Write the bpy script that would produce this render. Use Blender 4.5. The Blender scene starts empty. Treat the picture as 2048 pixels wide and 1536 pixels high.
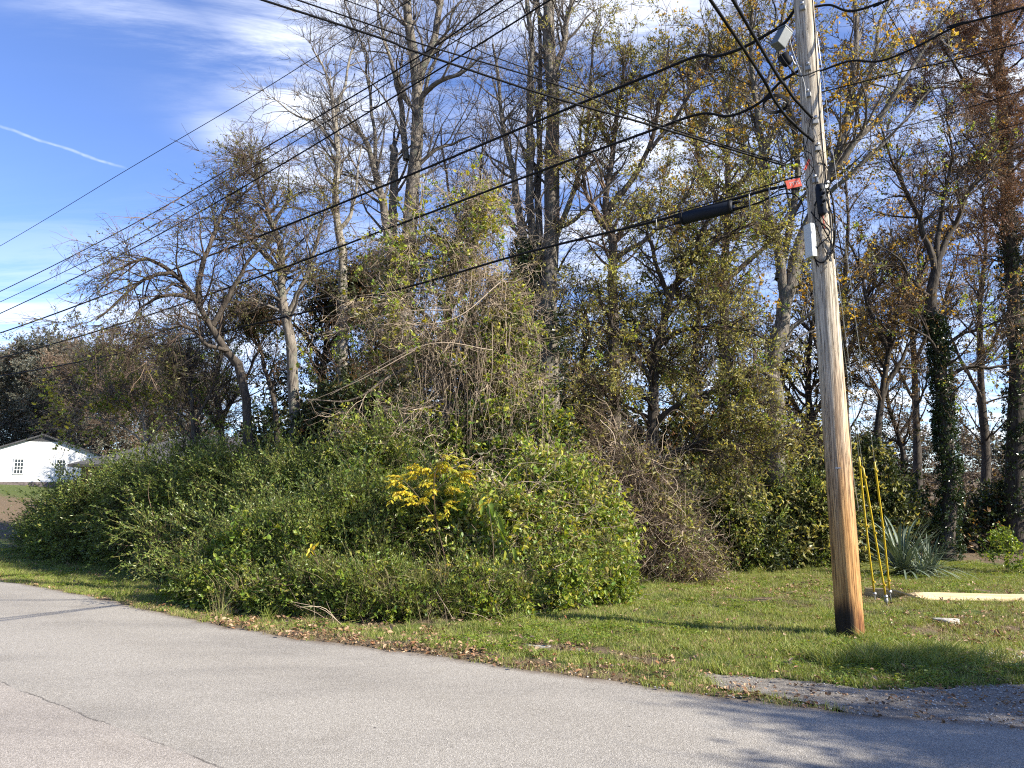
import bpy, math, bmesh
import numpy as np
from mathutils import Vector, Matrix

sc = bpy.context.scene
COL = sc.collection
RNG = np.random.default_rng(11)

# ------------------------------------------------------------------ camera
F = 1539.0
PITCH = math.radians(8.6)
CAMZ = 1.6
cam_d = bpy.data.cameras.new("camera")
cam_d.sensor_width = 36.0
cam_d.lens = F / 2048 * 36
cam_d.clip_start = 0.05
cam_d.clip_end = 3000
cam = bpy.data.objects.new("camera", cam_d)
COL.objects.link(cam)
cam.location = (0, 0, CAMZ)
cam.rotation_euler = (math.radians(90) + PITCH, 0, 0)
sc.camera = cam

# ------------------------------------------------------------------ sun, sky, exposure
SUN_AZ = Vector((0.91, -0.415, 0)).normalized()
SUN_EL = math.radians(33)
sun_d = bpy.data.lights.new("sun", 'SUN')
sun_d.energy = 5.0
sun_d.angle = math.radians(0.45)
sun_d.color = (1.0, 0.93, 0.80)
sun = bpy.data.objects.new("sun", sun_d)
COL.objects.link(sun)
sdir = Vector((SUN_AZ.x * math.cos(SUN_EL), SUN_AZ.y * math.cos(SUN_EL), math.sin(SUN_EL)))
sun.rotation_euler = sdir.to_track_quat('Z', 'Y').to_euler()
sun.location = sdir * 60

world = bpy.data.worlds.new("World")
sc.world = world
world.use_nodes = True
sc.view_settings.view_transform = 'Standard'
sc.view_settings.look = 'None'
sc.view_settings.gamma = 1.0
sc.view_settings.use_curve_mapping = False
sc.view_settings.exposure = 1.38
SKY_STRENGTH = 0.108
sc.cycles.use_denoising = False
sc.cycles.filter_width = 1.15
sc.cycles.max_bounces = 6
sc.cycles.diffuse_bounces = 3
sc.cycles.glossy_bounces = 2
sc.cycles.transmission_bounces = 4
sc.cycles.transparent_max_bounces = 4
sc.cycles.caustics_reflective = False
sc.cycles.caustics_refractive = False
sc.cycles.sample_clamp_indirect = 4.0


class NT:
    """tiny helper to write node trees"""
    def __init__(self, tree):
        self.t = tree
        self.n = tree.nodes
        self.l = tree.links

    def new(self, typ, **kw):
        nd = self.n.new(typ)
        for k, v in kw.items():
            setattr(nd, k, v)
        return nd

    def put(self, sock, v):
        if isinstance(v, bpy.types.NodeSocket):
            self.l.new(v, sock)
        elif v is not None:
            if hasattr(sock, 'default_value') and isinstance(v, (tuple, list)) and sock.type == 'RGBA' and len(v) == 3:
                v = (*v, 1)
            sock.default_value = v

    def math(self, op, a, b=None, c=None, clamp=False):
        nd = self.new('ShaderNodeMath', operation=op, use_clamp=clamp)
        self.put(nd.inputs[0], a)
        if b is not None: self.put(nd.inputs[1], b)
        if c is not None: self.put(nd.inputs[2], c)
        return nd.outputs[0]

    def mix(self, f, a, b, blend='MIX'):
        nd = self.new('ShaderNodeMix', data_type='RGBA', blend_type=blend)
        self.put(nd.inputs[0], f)
        self.put(nd.inputs[6], a)
        self.put(nd.inputs[7], b)
        return nd.outputs[2]

    def noise(self, vec, scale, detail=4, rough=0.55, dist=0.0, out=0):
        nd = self.new('ShaderNodeTexNoise')
        if vec is not None: self.l.new(vec, nd.inputs['Vector'])
        nd.inputs['Scale'].default_value = scale
        nd.inputs['Detail'].default_value = detail
        nd.inputs['Roughness'].default_value = rough
        nd.inputs['Distortion'].default_value = dist
        return nd.outputs[out]

    def ramp(self, f, stops, interp='LINEAR'):
        nd = self.new('ShaderNodeValToRGB')
        cr = nd.color_ramp
        cr.interpolation = interp
        while len(cr.elements) < len(stops):
            cr.elements.new(0.5)
        for e, (p, c) in zip(cr.elements, stops):
            e.position = p
            e.color = (*c, 1) if len(c) == 3 else c
        self.put(nd.inputs[0], f)
        return nd.outputs[0]

    def mapr(self, v, a, b, c=0.0, d=1.0, smooth=True):
        nd = self.new('ShaderNodeMapRange', interpolation_type='SMOOTHSTEP' if smooth else 'LINEAR')
        self.put(nd.inputs[0], v)
        for i, q in enumerate((a, b, c, d)):
            nd.inputs[i + 1].default_value = q
        return nd.outputs[0]

    def scale_vec(self, vec, s, loc=(0, 0, 0), rot=(0, 0, 0)):
        nd = self.new('ShaderNodeMapping')
        self.l.new(vec, nd.inputs[0])
        nd.inputs['Scale'].default_value = s
        nd.inputs['Location'].default_value = loc
        nd.inputs['Rotation'].default_value = rot
        return nd.outputs[0]


def build_world():
    k = NT(world.node_tree)
    for nd in list(k.n): k.n.remove(nd)
    out = k.new('ShaderNodeOutputWorld')
    bg = k.new('ShaderNodeBackground')
    bg.inputs[1].default_value = SKY_STRENGTH
    k.l.new(bg.outputs[0], out.inputs[0])
    sky = k.new('ShaderNodeTexSky', sky_type='NISHITA')
    sky.sun_disc = False
    sky.sun_elevation = SUN_EL
    sky.sun_rotation = math.atan2(SUN_AZ.x, SUN_AZ.y)
    sky.altitude = 300
    sky.air_density = 0.9
    sky.dust_density = 0.35
    sky.ozone_density = 4.5
    hs = k.new('ShaderNodeHueSaturation')
    hs.inputs['Saturation'].default_value = 1.06
    hs.inputs['Value'].default_value = 1.0
    hs.inputs['Hue'].default_value = .512
    k.l.new(sky.outputs[0], hs.inputs['Color'])
    tc = k.new('ShaderNodeTexCoord')
    d = tc.outputs['Generated']
    sep = k.new('ShaderNodeSeparateXYZ')
    k.l.new(d, sep.inputs[0])
    x, y, z = sep.outputs
    # sky-plane coordinates of high thin cloud
    zc = k.math('MAXIMUM', z, 0.03)
    zc = k.math('ADD', zc, 0.12)
    px = k.math('DIVIDE', x, zc)
    py = k.math('DIVIDE', y, zc)
    comb = k.new('ShaderNodeCombineXYZ')
    k.l.new(px, comb.inputs[0]); k.l.new(py, comb.inputs[1])
    cv = comb.outputs[0]
    cvm = k.scale_vec(cv, (0.55, 2.4, 1), rot=(0, 0, math.radians(-62)), loc=(0.3, 0.9, 0))
    n1 = k.noise(cvm, 1.7, 8, 0.68, 0.5)
    n2 = k.noise(k.scale_vec(cv, (0.5, 0.8, 1), loc=(3.1, 1.7, 0)), 1.0, 3, 0.5)
    # tangent coordinates looking north (direction fixed in the world)
    yy = k.math('MAXIMUM', y, 0.05)
    u = k.math('DIVIDE', x, yy)
    v = k.math('DIVIDE', z, yy)

    def blob(cu, cvv, su, sv, ang=0.0):
        du = k.math('SUBTRACT', u, cu)
        dv = k.math('SUBTRACT', v, cvv)
        ca, sa = math.cos(ang), math.sin(ang)
        a = k.math('ADD', k.math('MULTIPLY', du, ca), k.math('MULTIPLY', dv, sa))
        b = k.math('SUBTRACT', k.math('MULTIPLY', dv, ca), k.math('MULTIPLY', du, sa))
        a = k.math('POWER', k.math('ABSOLUTE', k.math('DIVIDE', a, su)), 2.0)
        b = k.math('POWER', k.math('ABSOLUTE', k.math('DIVIDE', b, sv)), 2.0)
        return k.math('EXPONENT', k.math('MULTIPLY', k.math('ADD', a, b), -1.0))

    def uv(pxx, pyy):
        zz = (768 - pyy) / F
        Y = math.cos(PITCH) - zz * math.sin(PITCH)
        Z = math.sin(PITCH) + zz * math.cos(PITCH)
        return (pxx - 1024) / F / Y, Z / Y
    blobs = []
    for (bx, by, su, sv, an, w) in ((640, 170, .10, .20, .5, .95), (640, 20, .13, .09, -.3, .8), (575, 345, .13, .035, -.6, .75),
                                 (1250, 120, .2, .3, .6, .8), (1150, 520, .12, .2, 0, .6), (1990, 140, .16, .2, .3, .95),
                                 (1760, 200, .06, .14, -.5, .6),
                                 (250, 560, .5, .10, .1, .18), (60, 700, .5, .05, 0, .5), (450, 690, .5, .10, 0, .6), (20, 630, .12, .03, 0, .5),
                                 (1200, 880, .7, .12, 0, .85), (1900, 800, .5, .12, 0, .75), (330, 60, .3, .05, -.35, .3)):
        cu, cw = uv(bx, by)
        blobs.append(k.math('MULTIPLY', blob(cu, cw, su, sv, an), w))
    tot = blobs[0]
    for b in blobs[1:]:
        tot = k.math('MAXIMUM', tot, b)
    tot = k.math('ADD', tot, k.math('MULTIPLY', k.mapr(n2, 0.45, 0.7), 0.12))
    thr = k.math('MULTIPLY', tot, k.mapr(n1, 0.36, 0.64, 0.03, 1.3))
    # contrail
    (au, av), (bu, bv) = uv(-60, 232), uv(262, 342)
    ang = math.atan2(bv - av, bu - au)
    L = math.hypot(bv - av, bu - au) / 2
    wob = k.math('MULTIPLY', k.math('SUBTRACT', k.noise(d, 22, 3), 0.5), 0.012)
    du = k.math('SUBTRACT', u, (au + bu) / 2)
    dv = k.math('SUBTRACT', k.math('SUBTRACT', v, (av + bv) / 2), wob)
    ca, sa = math.cos(ang), math.sin(ang)
    a = k.math('ADD', k.math('MULTIPLY', du, ca), k.math('MULTIPLY', dv, sa))
    b = k.math('SUBTRACT', k.math('MULTIPLY', dv, ca), k.math('MULTIPLY', du, sa))
    ina = k.mapr(k.math('ABSOLUTE', a), L * .9, L, 1, 0)
    inb = k.mapr(k.math('ABSOLUTE', b), 0.0002, 0.0030, 1, 0)
    tr = k.math('MULTIPLY', k.math('MULTIPLY', ina, inb), k.mapr(k.noise(d, 40, 3), .3, .7, .05, .36))
    cl = k.math('MAXIMUM', thr, tr)
    cl = k.math('MULTIPLY', cl, 0.92, clamp=True)
    up = k.mapr(z, 0.0, 0.05)
    cl = k.math('MULTIPLY', cl, up)
    cloudcol = k.mix(k.mapr(z, 0.02, 0.5), (6.0, 6.15, 6.4), (5.6, 5.8, 6.2))
    col = k.mix(cl, hs.outputs[0], cloudcol)
    # hazy brightening is in the sky model itself; ground below horizon is dull
    col = k.mix(k.mapr(z, -0.05, 0.0), (1.2, 1.2, 0.9), col)
    k.l.new(col, bg.inputs[0])


build_world()

# ------------------------------------------------------------------ terrain and projection helpers
def sstep(a, b, x):
    t = np.clip((np.asarray(x, float) - a) / (b - a), 0, 1)
    return t * t * (3 - 2 * t)


def H0(x, y):
    """smooth ground height"""
    x = np.asarray(x, float); y = np.asarray(y, float)
    t = sstep(9, 46, -x + 0.0 * y) * sstep(6, 40, y)
    h = 3.04 * t
    h = h + 0.35 * sstep(9, 18, y) * sstep(0, 6, x + 9) * 0
    far = np.hypot(x, y)
    h = h - 2.5 * sstep(26, 70, y) * sstep(-12, 6, x)
    h = h + 10.0 * sstep(90, 300, far) * sstep(-80, 60, x) + 5.0 * sstep(120, 400, far)
    return h


def P(px, py, d):
    """world point seen at photo pixel (px,py) when it stands d metres ahead"""
    z = (768 - py) / F
    Y = math.cos(PITCH) - z * math.sin(PITCH)
    Z = math.sin(PITCH) + z * math.cos(PITCH)
    s = d / Y
    return np.array([(px - 1024) / F * s, d, CAMZ + Z * s])


def G(px, py):
    """ground point seen at photo pixel"""
    lo, hi = 1.0, 400.0
    for _ in range(50):
        m = (lo + hi) / 2
        p = P(px, py, m)
        if p[2] > float(H0(p[0], p[1])): lo = m
        else: hi = m
    p = P(px, py, lo)
    p[2] = float(H0(p[0], p[1]))
    return p


def vnoise(x, y, s, seed=0):
    """cheap smooth 2-D value noise in numpy"""
    x = np.asarray(x, float) * s; y = np.asarray(y, float) * s
    xi = np.floor(x).astype(np.int64); yi = np.floor(y).astype(np.int64)
    xf = x - xi; yf = y - yi
    xf = xf * xf * (3 - 2 * xf); yf = yf * yf * (3 - 2 * yf)

    def h(a, b):
        n = (a * 374761393 + b * 668265263 + seed * 974634777) & 0xFFFFFFFF
        n = ((n ^ (n >> 13)) * 1274126177) & 0xFFFFFFFF
        return ((n ^ (n >> 16)) & 0xFFFF) / 65535.0
    return (h(xi, yi) * (1 - xf) + h(xi + 1, yi) * xf) * (1 - yf) + (h(xi, yi + 1) * (1 - xf) + h(xi + 1, yi + 1) * xf) * yf


# ------------------------------------------------------------------ object helpers
def tag(o, label=None, cat=None, group=None, kind=None):
    if label: o['label'] = label
    if cat: o['category'] = cat
    if group: o['group'] = group
    if kind: o['kind'] = kind
    return o


def link(o, parent=None):
    COL.objects.link(o)
    if parent is not None:
        o.parent = parent
    return o


def empty(name, loc, label, cat, group=None):
    o = bpy.data.objects.new(name, None)
    o.location = tuple(float(c) for c in loc)
    o.empty_display_size = 0.2
    link(o)
    return tag(o, label, cat, group)


def mesh_np(name, verts, quads=None, tris=None, mats=(), vattr=None, midx=None, smooth=True):
    """mesh from numpy arrays; vattr: per-face float stored as 'v'"""
    verts = np.asarray(verts, np.float32).reshape(-1, 3)
    nq = 0 if quads is None else len(quads)
    nt = 0 if tris is None else len(tris)
    me = bpy.data.meshes.new(name)
    me.vertices.add(len(verts))
    me.vertices.foreach_set('co', verts.ravel())
    loops = []
    if nq: loops.append(np.asarray(quads, np.int32).ravel())
    if nt: loops.append(np.asarray(tris, np.int32).ravel())
    lv = np.concatenate(loops)
    me.loops.add(len(lv))
    me.loops.foreach_set('vertex_index', lv)
    me.polygons.add(nq + nt)
    st = np.concatenate([np.arange(nq) * 4, nq * 4 + np.arange(nt) * 3]).astype(np.int32)
    me.polygons.foreach_set('loop_start', st)
    me.polygons.foreach_set('use_smooth', np.full(nq + nt, smooth))
    if midx is not None:
        me.polygons.foreach_set('material_index', np.asarray(midx, np.int32))
    for m in mats: me.materials.append(m)
    if vattr is not None:
        a = me.attributes.new('v', 'FLOAT', 'FACE')
        a.data.foreach_set('value', np.asarray(vattr, np.float32))
    me.update(calc_edges=True)
    return me


def obj(name, me, parent=None, loc=None):
    o = bpy.data.objects.new(name, me)
    link(o, parent)
    if loc is not None: o.location = tuple(loc)
    return o


def unlocal(V, parent):
    """world coordinates to the frame of an unrotated parent"""
    if parent is None: return V
    return V - np.array(parent.location, dtype=float)


def tubes(pts, rad, S=3):
    """pts (N,K,3), rad (N,K) -> verts, quads, tube index of each quad"""
    N, K, _ = pts.shape
    tan = np.gradient(pts, axis=1)
    tan /= np.linalg.norm(tan, axis=2, keepdims=True) + 1e-9
    ref = np.where(np.abs(tan[:, :1, 2:3]) > 0.8, np.array([1.0, 0.15, 0.0]), np.array([0.1, 0.0, 1.0]))
    u = np.cross(tan, np.broadcast_to(ref, tan.shape))
    u /= np.linalg.norm(u, axis=2, keepdims=True) + 1e-9
    w = np.cross(tan, u)
    a = np.arange(S) * 2 * math.pi / S
    ring = (u[:, :, None, :] * np.cos(a)[None, None, :, None] + w[:, :, None, :] * np.sin(a)[None, None, :, None])
    V = pts[:, :, None, :] + ring * (rad[:, :, None, None] if rad.ndim == 2 else rad[:, :, :, None])
    base = (np.arange(N) * K * S)[:, None, None] + (np.arange(K - 1) * S)[None, :, None]
    j = np.arange(S)[None, None, :]
    j2 = (j + 1) % S
    q = np.stack([base + j, base + j2, base + S + j2, base + S + j], axis=-1).reshape(-1, 4)
    ti = np.repeat(np.arange(N), (K - 1) * S)
    return V.reshape(-1, 3), q, ti


def catmull(p, K):
    p = np.asarray(p, float)
    if len(p) == 2:
        t = np.linspace(0, 1, K)[:, None]
        return p[0] * (1 - t) + p[1] * t
    e = np.vstack([2 * p[0] - p[1], p, 2 * p[-1] - p[-2]])
    n = len(p) - 1
    tt = np.linspace(0, n, K)
    out = []
    for t in tt:
        i = min(int(t), n - 1)
        f = t - i
        a, b, c, d = e[i], e[i + 1], e[i + 2], e[i + 3]
        out.append(0.5 * ((2 * b) + (c - a) * f + (2 * a - 5 * b + 4 * c - d) * f * f + (3 * b - a - 3 * c + d) * f ** 3))
    return np.array(out)


def unit(v):
    return v / (np.linalg.norm(v, axis=-1, keepdims=True) + 1e-9)


def grow(start, d, length, K, wander, trop, rng):
    """polylines (N,K,3) stepping from start along d"""
    N = len(start)
    pts = np.empty((N, K, 3))
    pts[:, 0] = start
    cur = unit(d)
    st = (length / (K - 1))[:, None]
    trop = np.asarray(trop, float)
    for i in range(1, K):
        cur = unit(cur + rng.normal(0, wander, (N, 3)) + trop)
        pts[:, i] = pts[:, i - 1] + cur * st
    return pts


def spawn(pts, rad, n, t0, t1, ang, rng, wts=None):
    """children start points on polylines"""
    N, K, _ = pts.shape
    seglen = np.linalg.norm(np.diff(pts, axis=1), axis=2).sum(1)
    w = seglen if wts is None else wts * seglen
    idx = rng.choice(N, n, p=w / w.sum())
    t = rng.uniform(t0, t1, n) * (K - 1)
    i = np.minimum(t.astype(int), K - 2)
    f = (t - i)[:, None]
    pos = pts[idx, i] * (1 - f) + pts[idx, i + 1] * f
    tan = unit(pts[idx, i + 1] - pts[idx, i])
    r = rad[idx, i] * (1 - f[:, 0]) + rad[idx, i + 1] * f[:, 0]
    rnd = unit(np.cross(tan, rng.normal(0, 1, (n, 3))))
    a = np.radians(rng.uniform(ang[0], ang[1], n))[:, None]
    d = tan * np.cos(a) + rnd * np.sin(a)
    return pos, d, r, seglen[idx], t / (K - 1), idx


def taper(r0, r1, K, p=1.0):
    t = np.linspace(0, 1, K)[None, :] ** p
    return r0[:, None] * (1 - t) + r1[:, None] * t


def joinparts(parts):
    """[(V, quads, tris, v, midx)] -> one set of arrays"""
    V, Q, T, vq, vt, mq, mt = [], [], [], [], [], [], []
    off = 0
    for (v, q, t, a, m) in parts:
        V.append(v)
        if q is not None and len(q):
            Q.append(q + off); vq.append(np.broadcast_to(a, len(q)) if np.ndim(a) == 0 else a); mq.append(np.full(len(q), m))
        if t is not None and len(t):
            T.append(t + off); vt.append(np.broadcast_to(a, len(t)) if np.ndim(a) == 0 else a); mt.append(np.full(len(t), m))
        off += len(v)
    Qa = np.concatenate(Q) if Q else None
    Ta = np.concatenate(T) if T else None
    return np.concatenate(V), Qa, Ta, np.concatenate(vq + vt), np.concatenate(mq + mt)


# ------------------------------------------------------------------ materials
def new_mat(name):
    m = bpy.data.materials.new(name)
    m.use_nodes = True
    k = NT(m.node_tree)
    for nd in list(k.n): k.n.remove(nd)
    out = k.new('ShaderNodeOutputMaterial')
    b = k.new('ShaderNodeBsdfPrincipled')
    k.l.new(b.outputs[0], out.inputs[0])
    return m, k, b, out


def simple(name, col, rough=0.7, metal=0.0, var=0.15, nscale=8.0, bump=0.0, spec=0.5):
    m, k, b, out = new_mat(name)
    tc = k.new('ShaderNodeTexCoord').outputs['Object']
    n = k.noise(tc, nscale, 5, 0.6)
    c2 = tuple(c * (1 - var) for c in col)
    c1 = tuple(min(1, c * (1 + var)) for c in col)
    k.l.new(k.mix(k.mapr(n, .3, .7), c2, c1), b.inputs['Base Color'])
    b.inputs['Roughness'].default_value = rough
    b.inputs['Metallic'].default_value = metal
    b.inputs['Specular IOR Level'].default_value = spec
    if bump:
        bp = k.new('ShaderNodeBump'); bp.inputs['Strength'].default_value = bump; bp.inputs['Distance'].default_value = 0.02
        k.l.new(k.noise(tc, nscale * 3, 5, .6), bp.inputs['Height']); k.l.new(bp.outputs[0], b.inputs['Normal'])
    return m


def leaf_mat(name, stops, trans=0.35, rough=0.5, spec=0.35, inst=0.45):
    """per-leaf colour variety from face attribute + instance random"""
    m, k, b, out = new_mat(name)
    at = k.new('ShaderNodeAttribute', attribute_name='v').outputs['Fac']
    oi = k.new('ShaderNodeObjectInfo').outputs['Random']
    f = k.math('FRACT', k.math('ADD', at, k.math('MULTIPLY', oi, inst)))
    n = len(stops)
    col = k.ramp(f, [(i / (n - 1), s) for i, s in enumerate(stops)])
    b.inputs['Roughness'].default_value = rough
    b.inputs['Specular IOR Level'].default_value = spec
    k.l.new(col, b.inputs['Base Color'])
    tr = k.new('ShaderNodeBsdfTranslucent')
    tcol = k.mix(1.0, col, (1.25, 1.15, 0.5), 'MULTIPLY')
    k.l.new(tcol, tr.inputs['Color'])
    mx = k.new('ShaderNodeMixShader')
    mx.inputs[0].default_value = trans
    k.l.new(b.outputs[0], mx.inputs[1]); k.l.new(tr.outputs[0], mx.inputs[2])
    k.l.new(mx.outputs[0], out.inputs[0])
    return m


def bark_mat(name, dark, light, scale=1.0, bump=0.6, green=None):
    m, k, b, out = new_mat(name)
    tc = k.new('ShaderNodeTexCoord').outputs['Object']
    v = k.scale_vec(tc, (9 * scale, 9 * scale, 1.3 * scale))
    n = k.noise(v, 3.0, 6, 0.65, 0.4)
    n2 = k.noise(tc, 1.6, 3)
    c = k.mix(k.mapr(n, .35, .65), dark, light)
    c = k.mix(k.math('MULTIPLY', k.mapr(n2, .45, .7), .5), c, tuple(x * .6 for x in light))
    if green: c = k.mix(k.math('MULTIPLY', k.mapr(k.noise(tc, 5.0, 4), .5, .65), .7), c, green)
    k.l.new(c, b.inputs['Base Color'])
    b.inputs['Roughness'].default_value = 0.9
    b.inputs['Specular IOR Level'].default_value = 0.2
    bp = k.new('ShaderNodeBump'); bp.inputs['Strength'].default_value = bump; bp.inputs['Distance'].default_value = 0.03
    k.l.new(n, bp.inputs['Height']); k.l.new(bp.outputs[0], b.inputs['Normal'])
    return m


def twig_mat(name, a, b_):
    m, k, b, out = new_mat(name)
    at = k.new('ShaderNodeAttribute', attribute_name='v').outputs['Fac']
    k.l.new(k.mix(at, a, b_), b.inputs['Base Color'])
    b.inputs['Roughness'].default_value = 0.85
    b.inputs['Specular IOR Level'].default_value = 0.2
    return m


M = {}
M['bark_grey'] = bark_mat('bark_grey', (.055, .046, .038), (.23, .20, .165), green=(.12, .135, .10))
M['bark_brown'] = bark_mat('bark_brown', (.045, .036, .028), (.17, .14, .11))
M['bark_dark'] = bark_mat('bark_dark', (.025, .02, .017), (.09, .075, .06))
M['bark_pale'] = bark_mat('bark_pale', (.12, .105, .085), (.33, .30, .25))
M['twig_grey'] = twig_mat('twig_grey', (.06, .052, .045), (.18, .155, .13))
M['twig_tan'] = twig_mat('twig_tan', (.17, .125, .09), (.46, .37, .27))
M['twig_brown'] = twig_mat('twig_brown', (.07, .045, .03), (.20, .14, .10))
M['twig_dark'] = twig_mat('twig_dark', (.03, .022, .016), (.08, .06, .045))
M['twig_green'] = twig_mat('twig_green', (.06, .07, .02), (.16, .14, .06))
M['leaf_olive'] = leaf_mat('leaf_olive', [(.09, .105, .035), (.20, .205, .06), (.33, .31, .10), (.44, .39, .14), (.23, .24, .08), (.46, .44, .18), (.14, .15, .05), (.34, .24, .09)], trans=.48, spec=.45, rough=.42)
M['leaf_grey_olive'] = leaf_mat('leaf_grey_olive', [(.09, .095, .035), (.16, .16, .055), (.22, .20, .07), (.12, .13, .045), (.24, .19, .08)], trans=.45)
M['leaf_hedge'] = leaf_mat('leaf_hedge', [(.06, .10, .024), (.12, .18, .038), (.20, .26, .055), (.14, .20, .05), (.29, .32, .07), (.09, .14, .034), (.36, .35, .09)], rough=.4, spec=.5)
M['leaf_bright'] = leaf_mat('leaf_bright', [(.08, .145, .022), (.15, .235, .03), (.23, .30, .04), (.10, .18, .025), (.33, .35, .045), (.07, .12, .025)], trans=.42, rough=.42, spec=.45)
M['leaf_vine'] = leaf_mat('leaf_vine', [(.10, .18, .028), (.18, .27, .038), (.32, .38, .05), (.48, .45, .06), (.13, .22, .035), (.24, .32, .05), (.34, .26, .07)], trans=.42, rough=.4, spec=.45)
M['leaf_yellow'] = leaf_mat('leaf_yellow', [(.52, .42, .03), (.64, .54, .05), (.46, .44, .05), (.60, .42, .03), (.40, .36, .05), (.50, .30, .03)], trans=.4, rough=.45)
M['leaf_yelgreen'] = leaf_mat('leaf_yelgreen', [(.36, .34, .04), (.28, .31, .035), (.46, .40, .05)], trans=.4, rough=.45)
M['leaf_ivy'] = leaf_mat('leaf_ivy', [(.016, .032, .010), (.028, .05, .014), (.045, .07, .02), (.022, .04, .014), (.07, .09, .03)], trans=.18, rough=.3, spec=.5)
M['leaf_orange'] = leaf_mat('leaf_orange', [(.36, .21, .04), (.46, .28, .05), (.42, .33, .08), (.26, .19, .05), (.30, .15, .04), (.50, .40, .10)], trans=.5)
M['leaf_brown'] = leaf_mat('leaf_brown', [(.15, .09, .05), (.24, .14, .06), (.18, .15, .055), (.30, .18, .08), (.12, .085, .05)])
M['leaf_rust'] = leaf_mat('leaf_rust', [(.20, .105, .075), (.28, .14, .095), (.17, .10, .08), (.24, .15, .115), (.13, .095, .08)], trans=.3)
M['leaf_russet'] = leaf_mat('leaf_russet', [(.10, .05, .02), (.16, .07, .025), (.07, .06, .02), (.05, .06, .018), (.12, .085, .03), (.04, .05, .015)])
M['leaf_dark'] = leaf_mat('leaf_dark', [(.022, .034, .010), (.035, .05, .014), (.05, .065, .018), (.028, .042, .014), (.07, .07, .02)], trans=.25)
M['leaf_far'] = leaf_mat('leaf_far', [(.08, .092, .085), (.11, .12, .10), (.14, .135, .105), (.095, .11, .085), (.17, .145, .10)], trans=.2)  # distance haze painted in: leaf greens lightened towards haze grey
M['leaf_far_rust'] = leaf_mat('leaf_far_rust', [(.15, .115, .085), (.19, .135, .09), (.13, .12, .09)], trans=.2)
M['litter'] = leaf_mat('litter', [(.20, .115, .065), (.33, .21, .12), (.13, .07, .04), (.42, .31, .20), (.26, .12, .05), (.09, .055, .035)], trans=.1, rough=.7, inst=1.0)
M['grass_blade'] = leaf_mat('grass_blade', [(.11, .165, .028), (.19, .25, .04), (.27, .31, .06), (.13, .19, .034), (.33, .33, .09), (.42, .36, .17)], trans=.3, rough=.55)
M['grass_dry'] = leaf_mat('grass_dry', [(.24, .19, .10), (.34, .28, .15), (.18, .14, .07), (.20, .20, .07)], trans=.2, rough=.7)
M['yucca'] = leaf_mat('yucca', [(.11, .15, .10), (.16, .20, .14), (.09, .12, .08), (.22, .25, .18)], trans=.08, rough=.5, inst=1.0)
M['black_rubber'] = simple('black_rubber', (.008, .008, .009), .7, 0, .2, 20, spec=.15)
M['closure_plastic'] = simple('closure_plastic', (.006, .009, .016), .6, 0, .15, 20, spec=.2)
M['white_box'] = simple('white_box', (.46, .48, .47), .5, 0, .08, 12)
M['grey_box'] = simple('grey_box', (.10, .115, .12), .5, 0, .12, 12)
M['steel'] = simple('steel', (.42, .42, .42), .45, .8, .2, 30)
M['galv'] = simple('galv', (.30, .30, .29), .6, .5, .2, 30)
M['orange_tag'] = simple('orange_tag', (.50, .05, .015), .5, 0, .12, 10)
M['yellow_guard'] = simple('yellow_guard', (.55, .38, .02), .45, 0, .12, 14)
M['tag_text'] = simple('tag_text', (.42, .40, .38), .6, 0, .05, 10)
M['stone'] = simple('stone', (.34, .32, .28), .9, 0, .2, 14, bump=.6)
M['old_concrete'] = simple('old_concrete', (.34, .31, .27), .95, 0, .35, 14, bump=.6)
M['gravel'] = leaf_mat('gravel', [(.22, .21, .19), (.36, .34, .31), (.50, .48, .45), (.28, .25, .22)], trans=0, rough=.9, inst=1.0)


def lawn_material():
    m, k, b, out = new_mat('lawn_soil')
    tc = k.new('ShaderNodeTexCoord').outputs['Object']
    n1 = k.noise(tc, 0.9, 5, .6)
    n2 = k.noise(tc, 9, 6, .65)
    n3 = k.noise(tc, 45, 4, .7)
    green = k.mix(k.mapr(n2, .35, .65), (.045, .065, .016), (.11, .13, .035))
    brown = k.mix(k.mapr(n3, .35, .65), (.07, .048, .03), (.20, .15, .095))
    at = k.new('ShaderNodeAttribute', attribute_name='bare').outputs['Fac']
    f = k.math('ADD', at, k.math('MULTIPLY', k.math('SUBTRACT', k.noise(tc, 2.6, 5, .6), .5), 1.3))
    f = k.mapr(f, .35, .62)
    c = k.mix(f, green, brown)
    k.l.new(c, b.inputs['Base Color'])
    b.inputs['Roughness'].default_value = .95
    b.inputs['Specular IOR Level'].default_value = .15
    bp = k.new('ShaderNodeBump'); bp.inputs['Strength'].default_value = .8; bp.inputs['Distance'].default_value = .03
    k.l.new(k.math('ADD', n3, n2), bp.inputs['Height']); k.l.new(bp.outputs[0], b.inputs['Normal'])
    return m


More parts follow.
